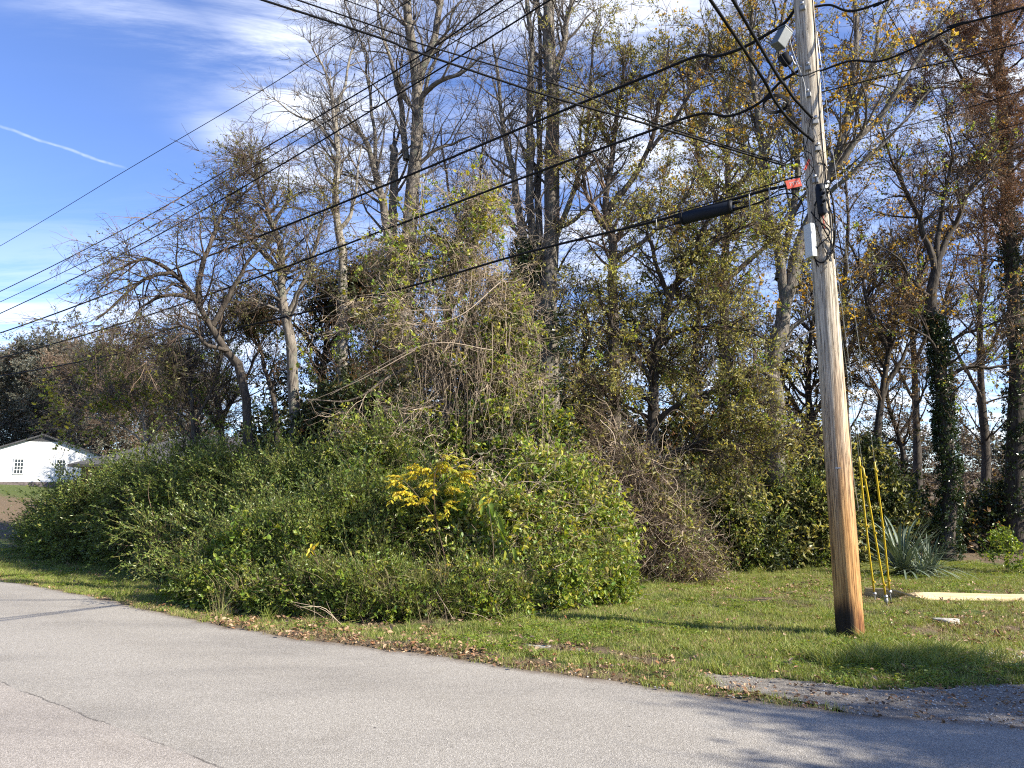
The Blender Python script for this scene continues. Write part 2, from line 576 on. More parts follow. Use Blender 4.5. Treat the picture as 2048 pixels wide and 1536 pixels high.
def asphalt_material(name, base, dark, light, crack=True):
    m, k, b, out = new_mat(name)
    tc = k.new('ShaderNodeTexCoord').outputs['Object']
    vo = k.new('ShaderNodeTexVoronoi'); vo.inputs['Scale'].default_value = 150; k.l.new(tc, vo.inputs['Vector'])
    sep = k.new('ShaderNodeSeparateColor'); k.l.new(vo.outputs['Color'], sep.inputs[0])
    n2 = k.noise(tc, 34, 5, .75)
    n3 = k.noise(k.scale_vec(tc, (.35, 1.0, 1), rot=(0, 0, math.radians(37))), .9, 5, .6)
    g = k.ramp(sep.outputs[0], [(0, tuple((c + d_) / 2 for c, d_ in zip(base, dark))), (.30, tuple(c * .84 for c in base)), (.6, base), (.9, light), (1, tuple(min(1, c * 1.15) for c in light))])
    c = k.mix(k.math('MULTIPLY', k.mapr(n2, .50, .66), .28), g, dark)
    c = k.mix(k.math('MULTIPLY', k.mapr(n2, .50, .34), .25), c, light)
    c = k.mix(k.mapr(n3, .42, .70), c, k.mix(1.0, c, (.78, .78, .79), 'MULTIPLY'))
    c = k.mix(k.math('MULTIPLY', k.mapr(k.noise(tc, 3.2, 4), .55, .75), .25), c, k.mix(1.0, c, (.80, .78, .74), 'MULTIPLY'))
    if crack:
        sp = k.new('ShaderNodeSeparateXYZ'); k.l.new(tc, sp.inputs[0])
        w = k.math('MULTIPLY', k.math('SUBTRACT', k.noise(tc, 2.2, 6, .7), .5), .16)
        (ax, ay, _), (bx, by, _) = G(0, 1365), G(430, 1530)
        nx, ny = (by - ay), -(bx - ax)
        L = math.hypot(nx, ny); nx /= L; ny /= L
        dd = k.math('ADD', k.math('ADD', k.math('MULTIPLY', sp.outputs[0], nx), k.math('MULTIPLY', sp.outputs[1], ny)), -(ax * nx + ay * ny))
        dist = k.math('ABSOLUTE', k.math('ADD', dd, w))
        ln = k.math('MULTIPLY', k.mapr(dist, .002, .012, 1, 0), k.mapr(k.noise(tc, 1.7, 4), .38, .56))
        c = k.mix(k.math('MULTIPLY', ln, .75), c, (.05, .045, .04))
        side = k.mapr(k.math('ADD', dd, w), -.02, .02)
        c = k.mix(side, c, k.mix(1.0, c, (1.08, 1.05, 1.05), 'MULTIPLY'))
        # grit along the edge, faint wheel tracks, old patch
        ed = k.new('ShaderNodeAttribute', attribute_name='edge').outputs['Fac']
        en = k.math('ADD', ed, k.math('MULTIPLY', k.math('SUBTRACT', k.noise(tc, 3.5, 5, .7), .5), .35))
        c = k.mix(k.mapr(en, .22, .0, 0, .75), c, (.13, .10, .075))
        c = k.mix(k.mapr(k.math('ABSOLUTE', k.math('SUBTRACT', ed, 1.25)), .0, .55, .30, 0), c, k.mix(1.0, c, (.80, .79, .78), 'MULTIPLY'))
        c = k.mix(k.mapr(k.math('ABSOLUTE', k.math('SUBTRACT', ed, 3.0)), .0, .6, .25, 0), c, k.mix(1.0, c, (.82, .81, .80), 'MULTIPLY'))
        stn = k.mapr(k.noise(tc, .7, 5, .62, .8), .60, .70, 0, .35)
        c = k.mix(stn, c, k.mix(1.0, c, (.70, .68, .66), 'MULTIPLY'))
        # small dark pits
        pit = k.new('ShaderNodeTexVoronoi'); pit.inputs['Scale'].default_value = 1.6; k.l.new(tc, pit.inputs['Vector'])
        c = k.mix(k.math('MULTIPLY', k.mapr(pit.outputs['Distance'], .012, .03, 1, 0), .8), c, (.04, .035, .03))
    k.l.new(c, b.inputs['Base Color'])
    b.inputs['Roughness'].default_value = .85
    b.inputs['Specular IOR Level'].default_value = .3
    bp = k.new('ShaderNodeBump'); bp.inputs['Strength'].default_value = .55; bp.inputs['Distance'].default_value = .006
    k.l.new(k.math('ADD', vo.outputs['Distance'], n2), bp.inputs['Height']); k.l.new(bp.outputs[0], b.inputs['Normal'])
    return m


M['lawn'] = lawn_material()
M['road'] = asphalt_material('road_asphalt', (.285, .262, .225), (.115, .102, .085), (.39, .363, .32))
M['drive'] = asphalt_material('driveway_asphalt', (.19, .168, .14), (.08, .066, .05), (.32, .295, .255), crack=False)

# ------------------------------------------------------------------ ground, road, driveway
EX = [(40, -16), (14, -1.6), (7.5, 2.9)]
for q in ((2048, 1447), (1720, 1424), (1400, 1388), (1000, 1331), (600, 1276), (350, 1233), (200, 1196), (0, 1159), (-250, 1120)):
    g = G(*q); EX.append((g[0], g[1]))
lx, ly = EX[-1]
EX += [(lx - 14, ly + 11), (lx - 60, ly + 44)]
EX = np.array(sorted(EX))


def edge_y(x):
    return np.interp(x, EX[:, 0], EX[:, 1])


def edge_n(x):
    x = np.asarray(x, float)
    return edge_y(x) + (vnoise(x, x * 0, 2.2, 3) - .5) * .16 + (vnoise(x, x * 0, 9, 4) - .5) * .07


du = np.array([G(*q)[:2] for q in ((1362, 1338), (1500, 1352), (1620, 1362), (1740, 1372), (1870, 1374), (2000, 1368), (2048, 1362), (2300, 1350))])
dl = np.array([G(*q)[:2] for q in ((1362, 1344), (1400, 1352), (1450, 1374), (1560, 1396), (1660, 1412), (1740, 1432), (2048, 1462), (2300, 1475))])
KU = np.array([G(*q)[:2] for q in ((1050, 1291), (1120, 1297), (1200, 1305), (1260, 1316), (1330, 1330))])


def seg_dist(x, y, poly):
    best = np.full(np.shape(x), 1e9)
    for (a, b) in zip(poly[:-1], poly[1:]):
        d = b - a
        t = np.clip(((x - a[0]) * d[0] + (y - a[1]) * d[1]) / (d @ d), 0, 1)
        best = np.minimum(best, np.hypot(x - a[0] - t * d[0], y - a[1] - t * d[1]))
    return best


def in_poly(x, y, poly):
    inside = np.zeros(np.shape(x), bool)
    n = len(poly)
    for i in range(n):
        x1, y1 = poly[i]; x2, y2 = poly[(i + 1) % n]
        c = ((y1 > y) != (y2 > y)) & (x < (x2 - x1) * (y - y1) / (y2 - y1 + 1e-12) + x1)
        inside ^= c
    return inside


DRIVE = np.vstack([du, dl[::-1]])
GRAV = G(2000, 1315)
DIRT = G(1990, 1262)


def paved(x, y):
    """1 where road or drive covers the ground"""
    r = y < edge_n(x) - .02
    return r | in_poly(x, y, DRIVE) | (seg_dist(x, y, KU) < .035 + .03 * vnoise(x, y, 5, 77))


def bareness(x, y):
    """how much the lawn is worn to soil and litter"""
    e = y - edge_y(x)
    b = 0.75 * np.exp(-np.clip(e, 0, 9) / .35)
    b = np.maximum(b, .85 * np.exp(-(((x - DIRT[0]) / 1.35) ** 2 + ((y - DIRT[1]) / 1.4) ** 2) ** 1.0))
    b = np.maximum(b, 1.0 * np.exp(-(((x - GRAV[0]) / .9) ** 2 + ((y - GRAV[1]) / .6) ** 2)))
    b = np.maximum(b, .9 * np.exp(-(seg_dist(x, y, KU) / .22) ** 2))
    b = np.maximum(b, .55 * np.exp(-((y - DIRT[1] - 3) / 2.5) ** 2) * sstep(1.0, 4.5, x))
    # litter under the thicket and trees
    b = np.maximum(b, .9 * sstep(-.6, 1.6, y - hedge_line(x)) * (1 - .85 * sstep(40, 52, y) * sstep(-8, -16, x)))
    b = np.maximum(b, .65 * sstep(0.9, .0, np.abs(hedge_line(x) - y + .5)) * sstep(-4, -7, x))
    b = np.maximum(b, .9 * sstep(-7, -2.0, x) * sstep(.9, .1, e) * sstep(3, 0, x))
    return b


HL = np.array(sorted([tuple(G(*q)[:2]) for q in ((-60, 1060), (40, 1092), (150, 1118), (260, 1145), (380, 1195), (470, 1232), (620, 1258), (740, 1268), (860, 1262), (1000, 1232), (1120, 1215), (1230, 1190), (1300, 1165), (1430, 1140), (1560, 1118), (1700, 1122), (1800, 1120), (1950, 1125), (2048, 1130), (2400, 1130))]))


def hedge_line(x):
    return np.interp(x, HL[:, 0], HL[:, 1])


def ground():
    xs = np.concatenate([-np.geomspace(900, 15, 26), np.arange(-14, 10.01, .09), np.geomspace(10.6, 900, 26)])
    ys = np.concatenate([-np.geomspace(300, 3, 14), np.arange(-2.5, 3.5, .8), np.arange(3.6, 17, .09), np.geomspace(17.3, 1500, 46)])
    X, Y = np.meshgrid(xs, ys)
    Z = H0(X, Y)
    pv = paved(X, Y)
    e = Y - edge_n(X)
    bump = (vnoise(X, Y, 2.0, 1) - .5) * .07 + (vnoise(X, Y, 6, 2) - .5) * .03 + (vnoise(X, Y, 18, 5) - .5) * .014
    bump *= sstep(0, .5, e)
    Z = Z + np.where(pv & (seg_dist(X, Y, KU) > .1), -.05, bump + .004 - .0 * e)
    nx, ny = len(xs), len(ys)
    V = np.stack([X, Y, Z], -1).reshape(-1, 3)
    i = np.arange((ny - 1) * (nx - 1)); r = i // (nx - 1); c = i % (nx - 1)
    a = r * nx + c
    q = np.stack([a, a + 1, a + nx + 1, a + nx], -1)
    me = mesh_np('lawn', V, quads=q, mats=[M['lawn']])
    at = me.attributes.new('bare', 'FLOAT', 'POINT')
    at.data.foreach_set('value', bareness(X, Y).astype(np.float32).ravel())
    o = obj('lawn', me)
    tag(o, kind='structure', label='grassy ground rising to the left behind the road')

    # road
    rx = np.concatenate([np.linspace(-70, -15, 30), np.arange(-14.9, 9, .05), np.linspace(9.1, 40, 30)])
    cross = np.array([0, .02, .1, .3, .8, 1.6, 3, 5, 7, 9.0])
    RX = np.repeat(rx[:, None], len(cross), 1)
    RY = edge_n(rx)[:, None] - cross[None, :] * 1.25
    RZ = H0(RX, RY) - np.where(cross[None, :] < .01, .03, 0)
    nx, ny = len(cross), len(rx)
    V = np.stack([RX, RY, RZ], -1).reshape(-1, 3)
    i = np.arange((ny - 1) * (nx - 1)); r = i // (nx - 1); c = i % (nx - 1)
    a = r * nx + c
    q = np.stack([a, a + 1, a + nx + 1, a + nx], -1)[:, ::-1]
    me = mesh_np('road', V, quads=q, mats=[M['road']])
    at = me.attributes.new('edge', 'FLOAT', 'POINT'); at.data.foreach_set('value', np.broadcast_to(cross[None, :], RX.shape).astype(np.float32).ravel())
    o = obj('road', me)
    tag(o, kind='structure', label='pale worn asphalt road curving past the thicket')

    # driveway apron
    K = 90
    U, Lw = catmull(np.c_[du, np.zeros(len(du))], K), catmull(np.c_[dl, np.zeros(len(dl))], K)
    t = np.linspace(0, 1, 12)[None, :, None]
    jit = (vnoise(U[:, 0], U[:, 1], 4, 7) - .5) * .16 + (vnoise(U[:, 0], U[:, 1], 13, 8) - .5) * .10
    U[:, 1] += jit; Lw[:, 1] -= jit * .6
    D = U[:, None, :] * (1 - t) + Lw[:, None, :] * t
    D[..., 2] = H0(D[..., 0], D[..., 1]) - .006 + (vnoise(D[..., 0], D[..., 1], 7, 9) - .5) * .006
    ny, nx = K, 12
    V = D.reshape(-1, 3)
    i = np.arange((ny - 1) * (nx - 1)); r = i // (nx - 1); c = i % (nx - 1)
    a = r * nx + c
    q = np.stack([a, a + 1, a + nx + 1, a + nx], -1)
    o = obj('driveway', mesh_np('driveway', V, quads=q, mats=[M['drive']]))
    tag(o, kind='structure', label='cracked dark asphalt driveway apron breaking up into gravel')

    # buried strip of old concrete
    p = catmull(np.c_[KU, np.zeros(len(KU))], 30)
    w = .022 + .035 * vnoise(p[:, 0], p[:, 1], 6, 12)
    nrm = np.array([.45, .89])
    prof = [(-1, -.04), (-.9, .006), (.85, .010), (1, -.04)]
    V = []
    for j, (s, h) in enumerate(prof):
        q3 = p.copy()
        q3[:, :2] += nrm[None, :] * (s * w[:, None])
        q3[:, 2] = H0(q3[:, 0], q3[:, 1]) + h + (vnoise(q3[:, 0], q3[:, 1], 12, 3 + j) - .5) * .012
        V.append(q3)
    V = np.stack(V, 1).reshape(-1, 3)
    q = []
    for a in range(29):
        for j in range(3):
            q.append((a * 4 + j, a * 4 + j + 1, a * 4 + j + 5, a * 4 + j + 4))
    o = obj('concrete_edging', mesh_np('concrete_edging', V, quads=np.array(q), mats=[M['old_concrete']], smooth=False))
    tag(o, kind='structure', label='strip of old concrete edging sunk in the verge')


ground()

# ------------------------------------------------------------------ leaf / twig spray library
def leaf_geo(o, d, n, L, W, hi=False, fold=.25, curl=.15):
    """leaves at o along d with face normal n; folded along the midrib"""
    N = len(o)
    d = unit(d); s = unit(np.cross(d, n)); n = unit(np.cross(s, d))
    L = np.broadcast_to(L, N)[:, None]; W = np.broadcast_to(W, N)[:, None]
    tip = o + d * L - n * L * curl
    if not hi:
        mid = .45
        l = o + d * L * mid + s * W * .5 + n * W * fold
        r = o + d * L * mid - s * W * .5 + n * W * fold
        V = np.stack([o, l, tip, r], 1).reshape(-1, 3)
        b = np.arange(N)[:, None] * 4
        T = np.concatenate([b + np.array([0, 2, 1]), b + np.array([0, 3, 2])], 1).reshape(-1, 3)
        return V, None, T, 2
    m = o + d * L * .5 - n * W * .02
    l1 = o + d * L * .22 + s * W * .42 + n * W * fold * .8; l2 = o + d * L * .62 + s * W * .40 + n * (W * fold * .8 - L * curl * .3)
    r1 = o + d * L * .22 - s * W * .42 + n * W * fold * .8; r2 = o + d * L * .62 - s * W * .40 + n * (W * fold * .8 - L * curl * .3)
    V = np.stack([o, l1, l2, tip, r2, r1, m], 1).reshape(-1, 3)
    b = np.arange(N)[:, None] * 7
    T = np.concatenate([b + np.array(q) for q in ([0, 6, 1], [1, 6, 2], [2, 6, 3], [0, 5, 6], [5, 4, 6], [4, 3, 6])], 1).reshape(-1, 3)
    return V, None, T, 6


def make_spray(name, rng, size=.5, ntw=5, spread=50, K=5, wander=.18, trop=(0, 0, .05), r=.004, nleaf=30, L=.05, W=.025,
               leafdroop=.3, tw='twig_grey', lf=None, hi=False, leaf_t=(.25, 1), sub=0, side=50, flat=0.0, fold=.25):
    """twigs fanning out of the origin along +Z, with leaves"""
    parts = []
    d0 = unit(np.array([[0, 0, 1.0]]) + rng.normal(0, math.tan(math.radians(min(spread, 68))) * .5, (ntw, 3)) * np.array([1, 1, .3]))
    ln = size * rng.uniform(.6, 1.0, ntw)
    st = rng.normal(0, .012, (ntw, 3))
    tp = grow(st, d0, ln, K, wander, trop, rng)
    rr = taper(np.full(ntw, r), np.full(ntw, r * .35), K)
    V, q, ti = tubes(tp, rr, 3)
    parts.append((V, q, None, rng.random(ntw)[ti], 0))
    allp, allr = tp, rr
    if sub:
        pos, dd, r2, sl, t, _ = spawn(tp, rr, sub, .15, .95, (25, 60), rng)
        sp = grow(pos, dd, sl * rng.uniform(.25, .5, sub), K, wander, trop, rng)
        sr = taper(r2 * .7, r2 * .3, K)
        V, q, ti = tubes(sp, sr, 3)
        parts.append((V, q, None, rng.random(sub)[ti], 0))
        allp = np.concatenate([tp, sp]); allr = np.concatenate([rr, sr])
    mats = [M[tw]]
    if nleaf and lf:
        pos, dd, _, _, _, _ = spawn(allp, allr, nleaf, leaf_t[0], leaf_t[1], (side - 25, side + 25), rng)
        dd = unit(dd + np.array([0, 0, -leafdroop]))
        nn = unit(rng.normal(0, 1, (nleaf, 3)) + np.array([0, 0, flat]))
        Ls = L * rng.uniform(.65, 1.2, nleaf); Ws = W * rng.uniform(.7, 1.15, nleaf)
        V, _, T, per = leaf_geo(pos, dd, nn, Ls, Ws, hi, fold)
        parts.append((V, None, T, np.repeat(rng.random(nleaf), per), 1))
        mats.append(M[lf])
    V, Q, T, a, mi = joinparts(parts)
    me = mesh_np(name, V, Q, T, mats, a, mi, smooth=False)
    return bpy.data.objects.new(name, me)


LIB = {}


def lib(key, n, **kw):
    LIB[key] = [make_spray(key + '_sprig', np.random.default_rng(hash_seed(key) + i), **kw) for i in range(n)]


def hash_seed(s):
    return sum((i + 1) * ord(c) for i, c in enumerate(s)) * 7


lib('bare', 6, size=.95, ntw=3, spread=38, K=5, wander=.16, r=.0085, nleaf=0, sub=7, tw='twig_grey')
lib('bare_dark', 5, size=.85, ntw=3, spread=40, K=5, wander=.2, r=.008, nleaf=0, sub=7, tw='twig_brown')
lib('tangle', 6, size=1.1, ntw=6, spread=68, K=8, wander=.34, trop=(0, 0, -.05), r=.0055, nleaf=0, sub=6, tw='twig_tan')
lib('tangle_brown', 6, size=.85, ntw=6, spread=68, K=8, wander=.32, trop=(0, 0, 0), r=.0045, nleaf=4, L=.04, W=.03, lf='leaf_olive', sub=7, tw='twig_brown')
lib('olive', 6, size=.62, ntw=4, spread=45, K=5, wander=.2, r=.0045, nleaf=24, L=.105, W=.048, leafdroop=.35, tw='twig_dark', lf='leaf_olive', sub=4)
lib('greyolive', 5, size=.7, ntw=5, spread=45, K=5, wander=.2, r=.006, nleaf=11, L=.085, W=.04, leafdroop=.2, tw='twig_dark', lf='leaf_grey_olive', sub=6)
lib('hedge', 6, size=.5, ntw=4, spread=40, K=5, wander=.12, r=.004, nleaf=34, L=.058, W=.030, leafdroop=-.2, tw='twig_green', lf='leaf_hedge', sub=5)
lib('shoot', 5, size=.85, ntw=2, spread=14, K=6, wander=.07, r=.0045, nleaf=36, L=.052, W=.024, leafdroop=-.3, tw='twig_green', lf='leaf_hedge', sub=3, side=45)
lib('bright', 6, size=.42, ntw=4, spread=50, K=5, wander=.15, r=.003, nleaf=24, L=.082, W=.05, leafdroop=.1, tw='twig_green', lf='leaf_bright', sub=4, hi=True)
lib('vine', 6, size=.5, ntw=4, spread=60, K=5, wander=.25, r=.0028, nleaf=22, L=.085, W=.064, leafdroop=.2, tw='twig_tan', lf='leaf_vine', sub=4, hi=True)
lib('yelgreen', 4, size=.45, ntw=3, spread=60, K=5, wander=.25, r=.0035, nleaf=6, L=.11, W=.085, leafdroop=-.2, tw='twig_tan', lf='leaf_yelgreen', sub=4, hi=True)
lib('ivy', 5, size=.22, ntw=4, spread=85, K=4, wander=.25, r=.003, nleaf=16, L=.085, W=.075, leafdroop=.2, tw='twig_dark', lf='leaf_ivy', hi=False)
lib('orange', 5, size=.65, ntw=4, spread=45, K=5, wander=.18, r=.005, nleaf=12, L=.12, W=.10, leafdroop=.1, tw='twig_grey', lf='leaf_orange', sub=5)
lib('brown', 5, size=.6, ntw=4, spread=50, K=5, wander=.2, r=.006, nleaf=12, L=.10, W=.06, leafdroop=.1, tw='twig_dark', lf='leaf_brown', sub=6)
lib('russet', 5, size=.5, ntw=4, spread=55, K=4, wander=.2, r=.0034, nleaf=26, L=.08, W=.05, leafdroop=.1, tw='twig_dark', lf='leaf_russet', sub=4)
lib('dark', 5, size=.5, ntw=4, spread=55, K=4, wander=.2, r=.003, nleaf=26, L=.082, W=.055, leafdroop=.1, tw='twig_dark', lf='leaf_dark', sub=4)
lib('rust', 5, size=.55, ntw=5, spread=50, K=5, wander=.12, trop=(0, 0, 0), r=.003, nleaf=60, L=.07, W=.028, leafdroop=-.2, tw='twig_dark', lf='leaf_rust', sub=9, side=60)
lib('far', 5, size=1.3, ntw=6, spread=70, K=4, wander=.2, r=.012, nleaf=70, L=.17, W=.13, leafdroop=0, tw='twig_dark', lf='leaf_far', sub=10)
lib('farrust', 4, size=1.3, ntw=6, spread=70, K=4, wander=.2, r=.012, nleaf=60, L=.16, W=.12, leafdroop=0, tw='twig_brown', lf='leaf_far_rust', sub=10)
lib('farbare', 4, size=1.5, ntw=6, spread=50, K=4, wander=.18, r=.012, nleaf=0, sub=20, tw='twig_brown')
lib('weed', 5, size=.5, ntw=4, spread=26, K=6, wander=.07, r=.003, nleaf=50, L=.055, W=.014, leafdroop=-.4, tw='twig_green', lf='leaf_hedge', sub=6, side=40)


def blade_tuft(name, rng, n, h, w, spread, mat, bend=.5):
    o = rng.normal(0, spread, (n, 3)); o[:, 2] = -.01
    d = unit(np.c_[rng.normal(0, .38, (n, 2)), np.ones(n)])
    hh = h * rng.uniform(.5, 1.2, n)[:, None]
    side = unit(np.cross(d, rng.normal(0, 1, (n, 3)))) * w
    out = unit(np.c_[rng.normal(0, 1, (n, 2)), np.zeros(n)])
    m = o + d * hh * .55 + out * hh * bend * .12
    t = o + d * hh * .95 + out * hh * bend * .5
    V = np.stack([o - side, o + side, m + side * .75, m - side * .75, t], 1).reshape(-1, 3)
    b = np.arange(n)[:, None] * 5
    Q = b + np.array([0, 1, 2, 3]); T = b + np.array([3, 2, 4])
    vv = rng.random(n)
    V, Q, T, a, mi = joinparts([(V, Q, None, vv, 0)] + [])[0], Q, T, np.concatenate([vv, vv]), np.zeros(2 * n)
    return bpy.data.objects.new(name, mesh_np(name, V, Q, T, [M[mat]], a, mi, smooth=False))


def libf(key, n, fn):
    LIB[key] = [fn(key + '_piece', np.random.default_rng(hash_seed(key) + i)) for i in range(n)]


libf('turf', 6, lambda nm, r: blade_tuft(nm, r, 34, .065, .0022, .05, 'grass_blade'))
libf('turf_dry', 4, lambda nm, r: blade_tuft(nm, r, 26, .07, .002, .05, 'grass_dry', .9))
libf('tuft_long', 5, lambda nm, r: blade_tuft(nm, r, 60, .24, .0032, .045, 'grass_blade', 1.2))
libf('tall_dry', 4, lambda nm, r: blade_tuft(nm, r, 30, .55, .0026, .06, 'grass_dry', 1.0))


def clover(nm, r):
    n = 30
    o = np.c_[r.normal(0, .06, (n, 2)), r.uniform(.015, .05, n)]
    a = r.uniform(0, 2 * math.pi, n)
    d = np.c_[np.cos(a), np.sin(a), r.normal(.1, .2, n)]
    V, _, T, per = leaf_geo(o, d, np.c_[r.normal(0, .3, (n, 2)), np.ones(n)], r.uniform(.022, .045, n), r.uniform(.018, .03, n), False, .1)
    return bpy.data.objects.new(nm, mesh_np(nm, V, None, T, [M['leaf_bright']], np.repeat(r.random(n), per), np.zeros(len(T)), smooth=False))


libf('clover', 5, clover)


def dead_leaf(nm, r):
    n = 4
    o = np.c_[r.normal(0, .07, (n, 2)), r.uniform(.008, .03, n)]
    a = r.uniform(0, 2 * math.pi, n)
    d = np.c_[np.cos(a), np.sin(a), r.normal(.05, .25, n)]
    V, _, T, per = leaf_geo(o, d, np.c_[r.normal(0, .5, (n, 2)), np.ones(n)], r.uniform(.04, .085, n), r.uniform(.03, .055, n), True, .3, r.uniform(-.2, .4))
    return bpy.data.objects.new(nm, mesh_np(nm, V, None, T, [M['litter']], np.repeat(r.random(n), per), np.zeros(len(T)), smooth=False))


libf('litter', 8, dead_leaf)


def pebble(nm, r):
    bm = bmesh.new()
    bmesh.ops.create_icosphere(bm, subdivisions=1, radius=.5)
    for v in bm.verts: v.co *= r.uniform(.7, 1.15)
    for v in bm.verts: v.co.z *= .6
    me = bpy.data.meshes.new(nm); bm.to_mesh(me); bm.free(); me.materials.append(M['gravel'])
    return bpy.data.objects.new(nm, me)


libf('pebble', 5, pebble)

_groups = {}


def scatter_group(keys):
    key = '|'.join(keys)
    if key in _groups: return _groups[key]
    ng = bpy.data.node_groups.new('scatter', 'GeometryNodeTree')
    ng.interface.new_socket('Geometry', in_out='INPUT', socket_type='NodeSocketGeometry')
    ng.interface.new_socket('Geometry', in_out='OUTPUT', socket_type='NodeSocketGeometry')
    n, l = ng.nodes, ng.links
    gi = n.new('NodeGroupInput'); go = n.new('NodeGroupOutput')
    join = n.new('GeometryNodeJoinGeometry')
    for kk in keys:
        for ob in LIB[kk]:
            oi = n.new('GeometryNodeObjectInfo')
            oi.transform_space = 'ORIGINAL'
            oi.inputs['Object'].default_value = ob
            oi.inputs['As Instance'].default_value = False
            ti = n.new('GeometryNodeGeometryToInstance')
            l.new(oi.outputs['Geometry'], ti.inputs[0])
            l.new(ti.outputs[0], join.inputs[0])
    ip = n.new('GeometryNodeInstanceOnPoints')
    ip.inputs['Pick Instance'].default_value = True
    l.new(gi.outputs[0], ip.inputs['Points'])
    l.new(join.outputs[0], ip.inputs['Instance'])

    def attr(name, typ):
        a = n.new('GeometryNodeInputNamedAttribute'); a.data_type = typ
        a.inputs['Name'].default_value = name
        return a.outputs['Attribute']
    e2r = n.new('FunctionNodeEulerToRotation')
    l.new(attr('rot', 'FLOAT_VECTOR'), e2r.inputs[0])
    l.new(e2r.outputs[0], ip.inputs['Rotation'])
    l.new(attr('scl', 'FLOAT'), ip.inputs['Scale'])
    l.new(attr('idx', 'INT'), ip.inputs['Instance Index'])
    l.new(ip.outputs[0], go.inputs[0])
    _groups[key] = ng
    return ng


def eulers(d, roll):
    """euler that turns +Z to d with roll"""
    d = unit(d)
    b = np.arccos(np.clip(d[:, 2], -1, 1)); a = np.arctan2(d[:, 1], d[:, 0])
    ca, sa, cb, sb, cr, sr = np.cos(a), np.sin(a), np.cos(b), np.sin(b), np.cos(roll), np.sin(roll)
    # R = Rz(a) Ry(b) Rz(r)
    R00 = ca * cb * cr - sa * sr; R10 = sa * cb * cr + ca * sr; R20 = -sb * cr
    R21 = sb * sr; R22 = cb
    return np.stack([np.arctan2(R21, R22), -np.arcsin(np.clip(R20, -1, 1)), np.arctan2(R10, R00)], 1)


def scatter(name, pos, d, scl, keys, parent=None, rng=RNG, w=None):
    """one object made of many sprigs; keys weighted by w"""
    N = len(pos)
    if isinstance(keys, str): keys = [keys]
    cnt = [len(LIB[k_]) for k_ in keys]
    w = np.ones(len(keys)) if w is None else np.asarray(w, float)
    if w.ndim == 1: pk = np.repeat(w / w.sum() / np.array(cnt), cnt)
    # the join node lists its inputs last linked first
    if w.ndim == 2:
        cw = np.cumsum(w / w.sum(1, keepdims=True), 1)
        kk = (rng.random(N)[:, None] > cw[:, :-1]).sum(1)
        off = np.concatenate([[0], np.cumsum(cnt)])
        ch = off[kk] + (rng.random(N) * np.array(cnt)[kk]).astype(int)
    else:
        ch = rng.choice(len(pk), N, p=pk / pk.sum())
    idx = (sum(cnt) - 1 - ch).astype(np.int32)
    P_ = unlocal(pos, parent)
    me = bpy.data.meshes.new(name)
    me.vertices.add(N)
    me.vertices.foreach_set('co', P_.astype(np.float32).ravel())
    a = me.attributes.new('rot', 'FLOAT_VECTOR', 'POINT'); a.data.foreach_set('vector', eulers(d, rng.uniform(0, 6.283, N)).astype(np.float32).ravel())
    a = me.attributes.new('scl', 'FLOAT', 'POINT'); a.data.foreach_set('value', np.broadcast_to(scl, N).astype(np.float32))
    a = me.attributes.new('idx', 'INT', 'POINT'); a.data.foreach_set('value', idx)
    me.update()
    o = obj(name, me, parent)
    md = o.modifiers.new('scatter', 'NODES')
    md.node_group = scatter_group(keys)
    o['kind'] = 'stuff'
    return o


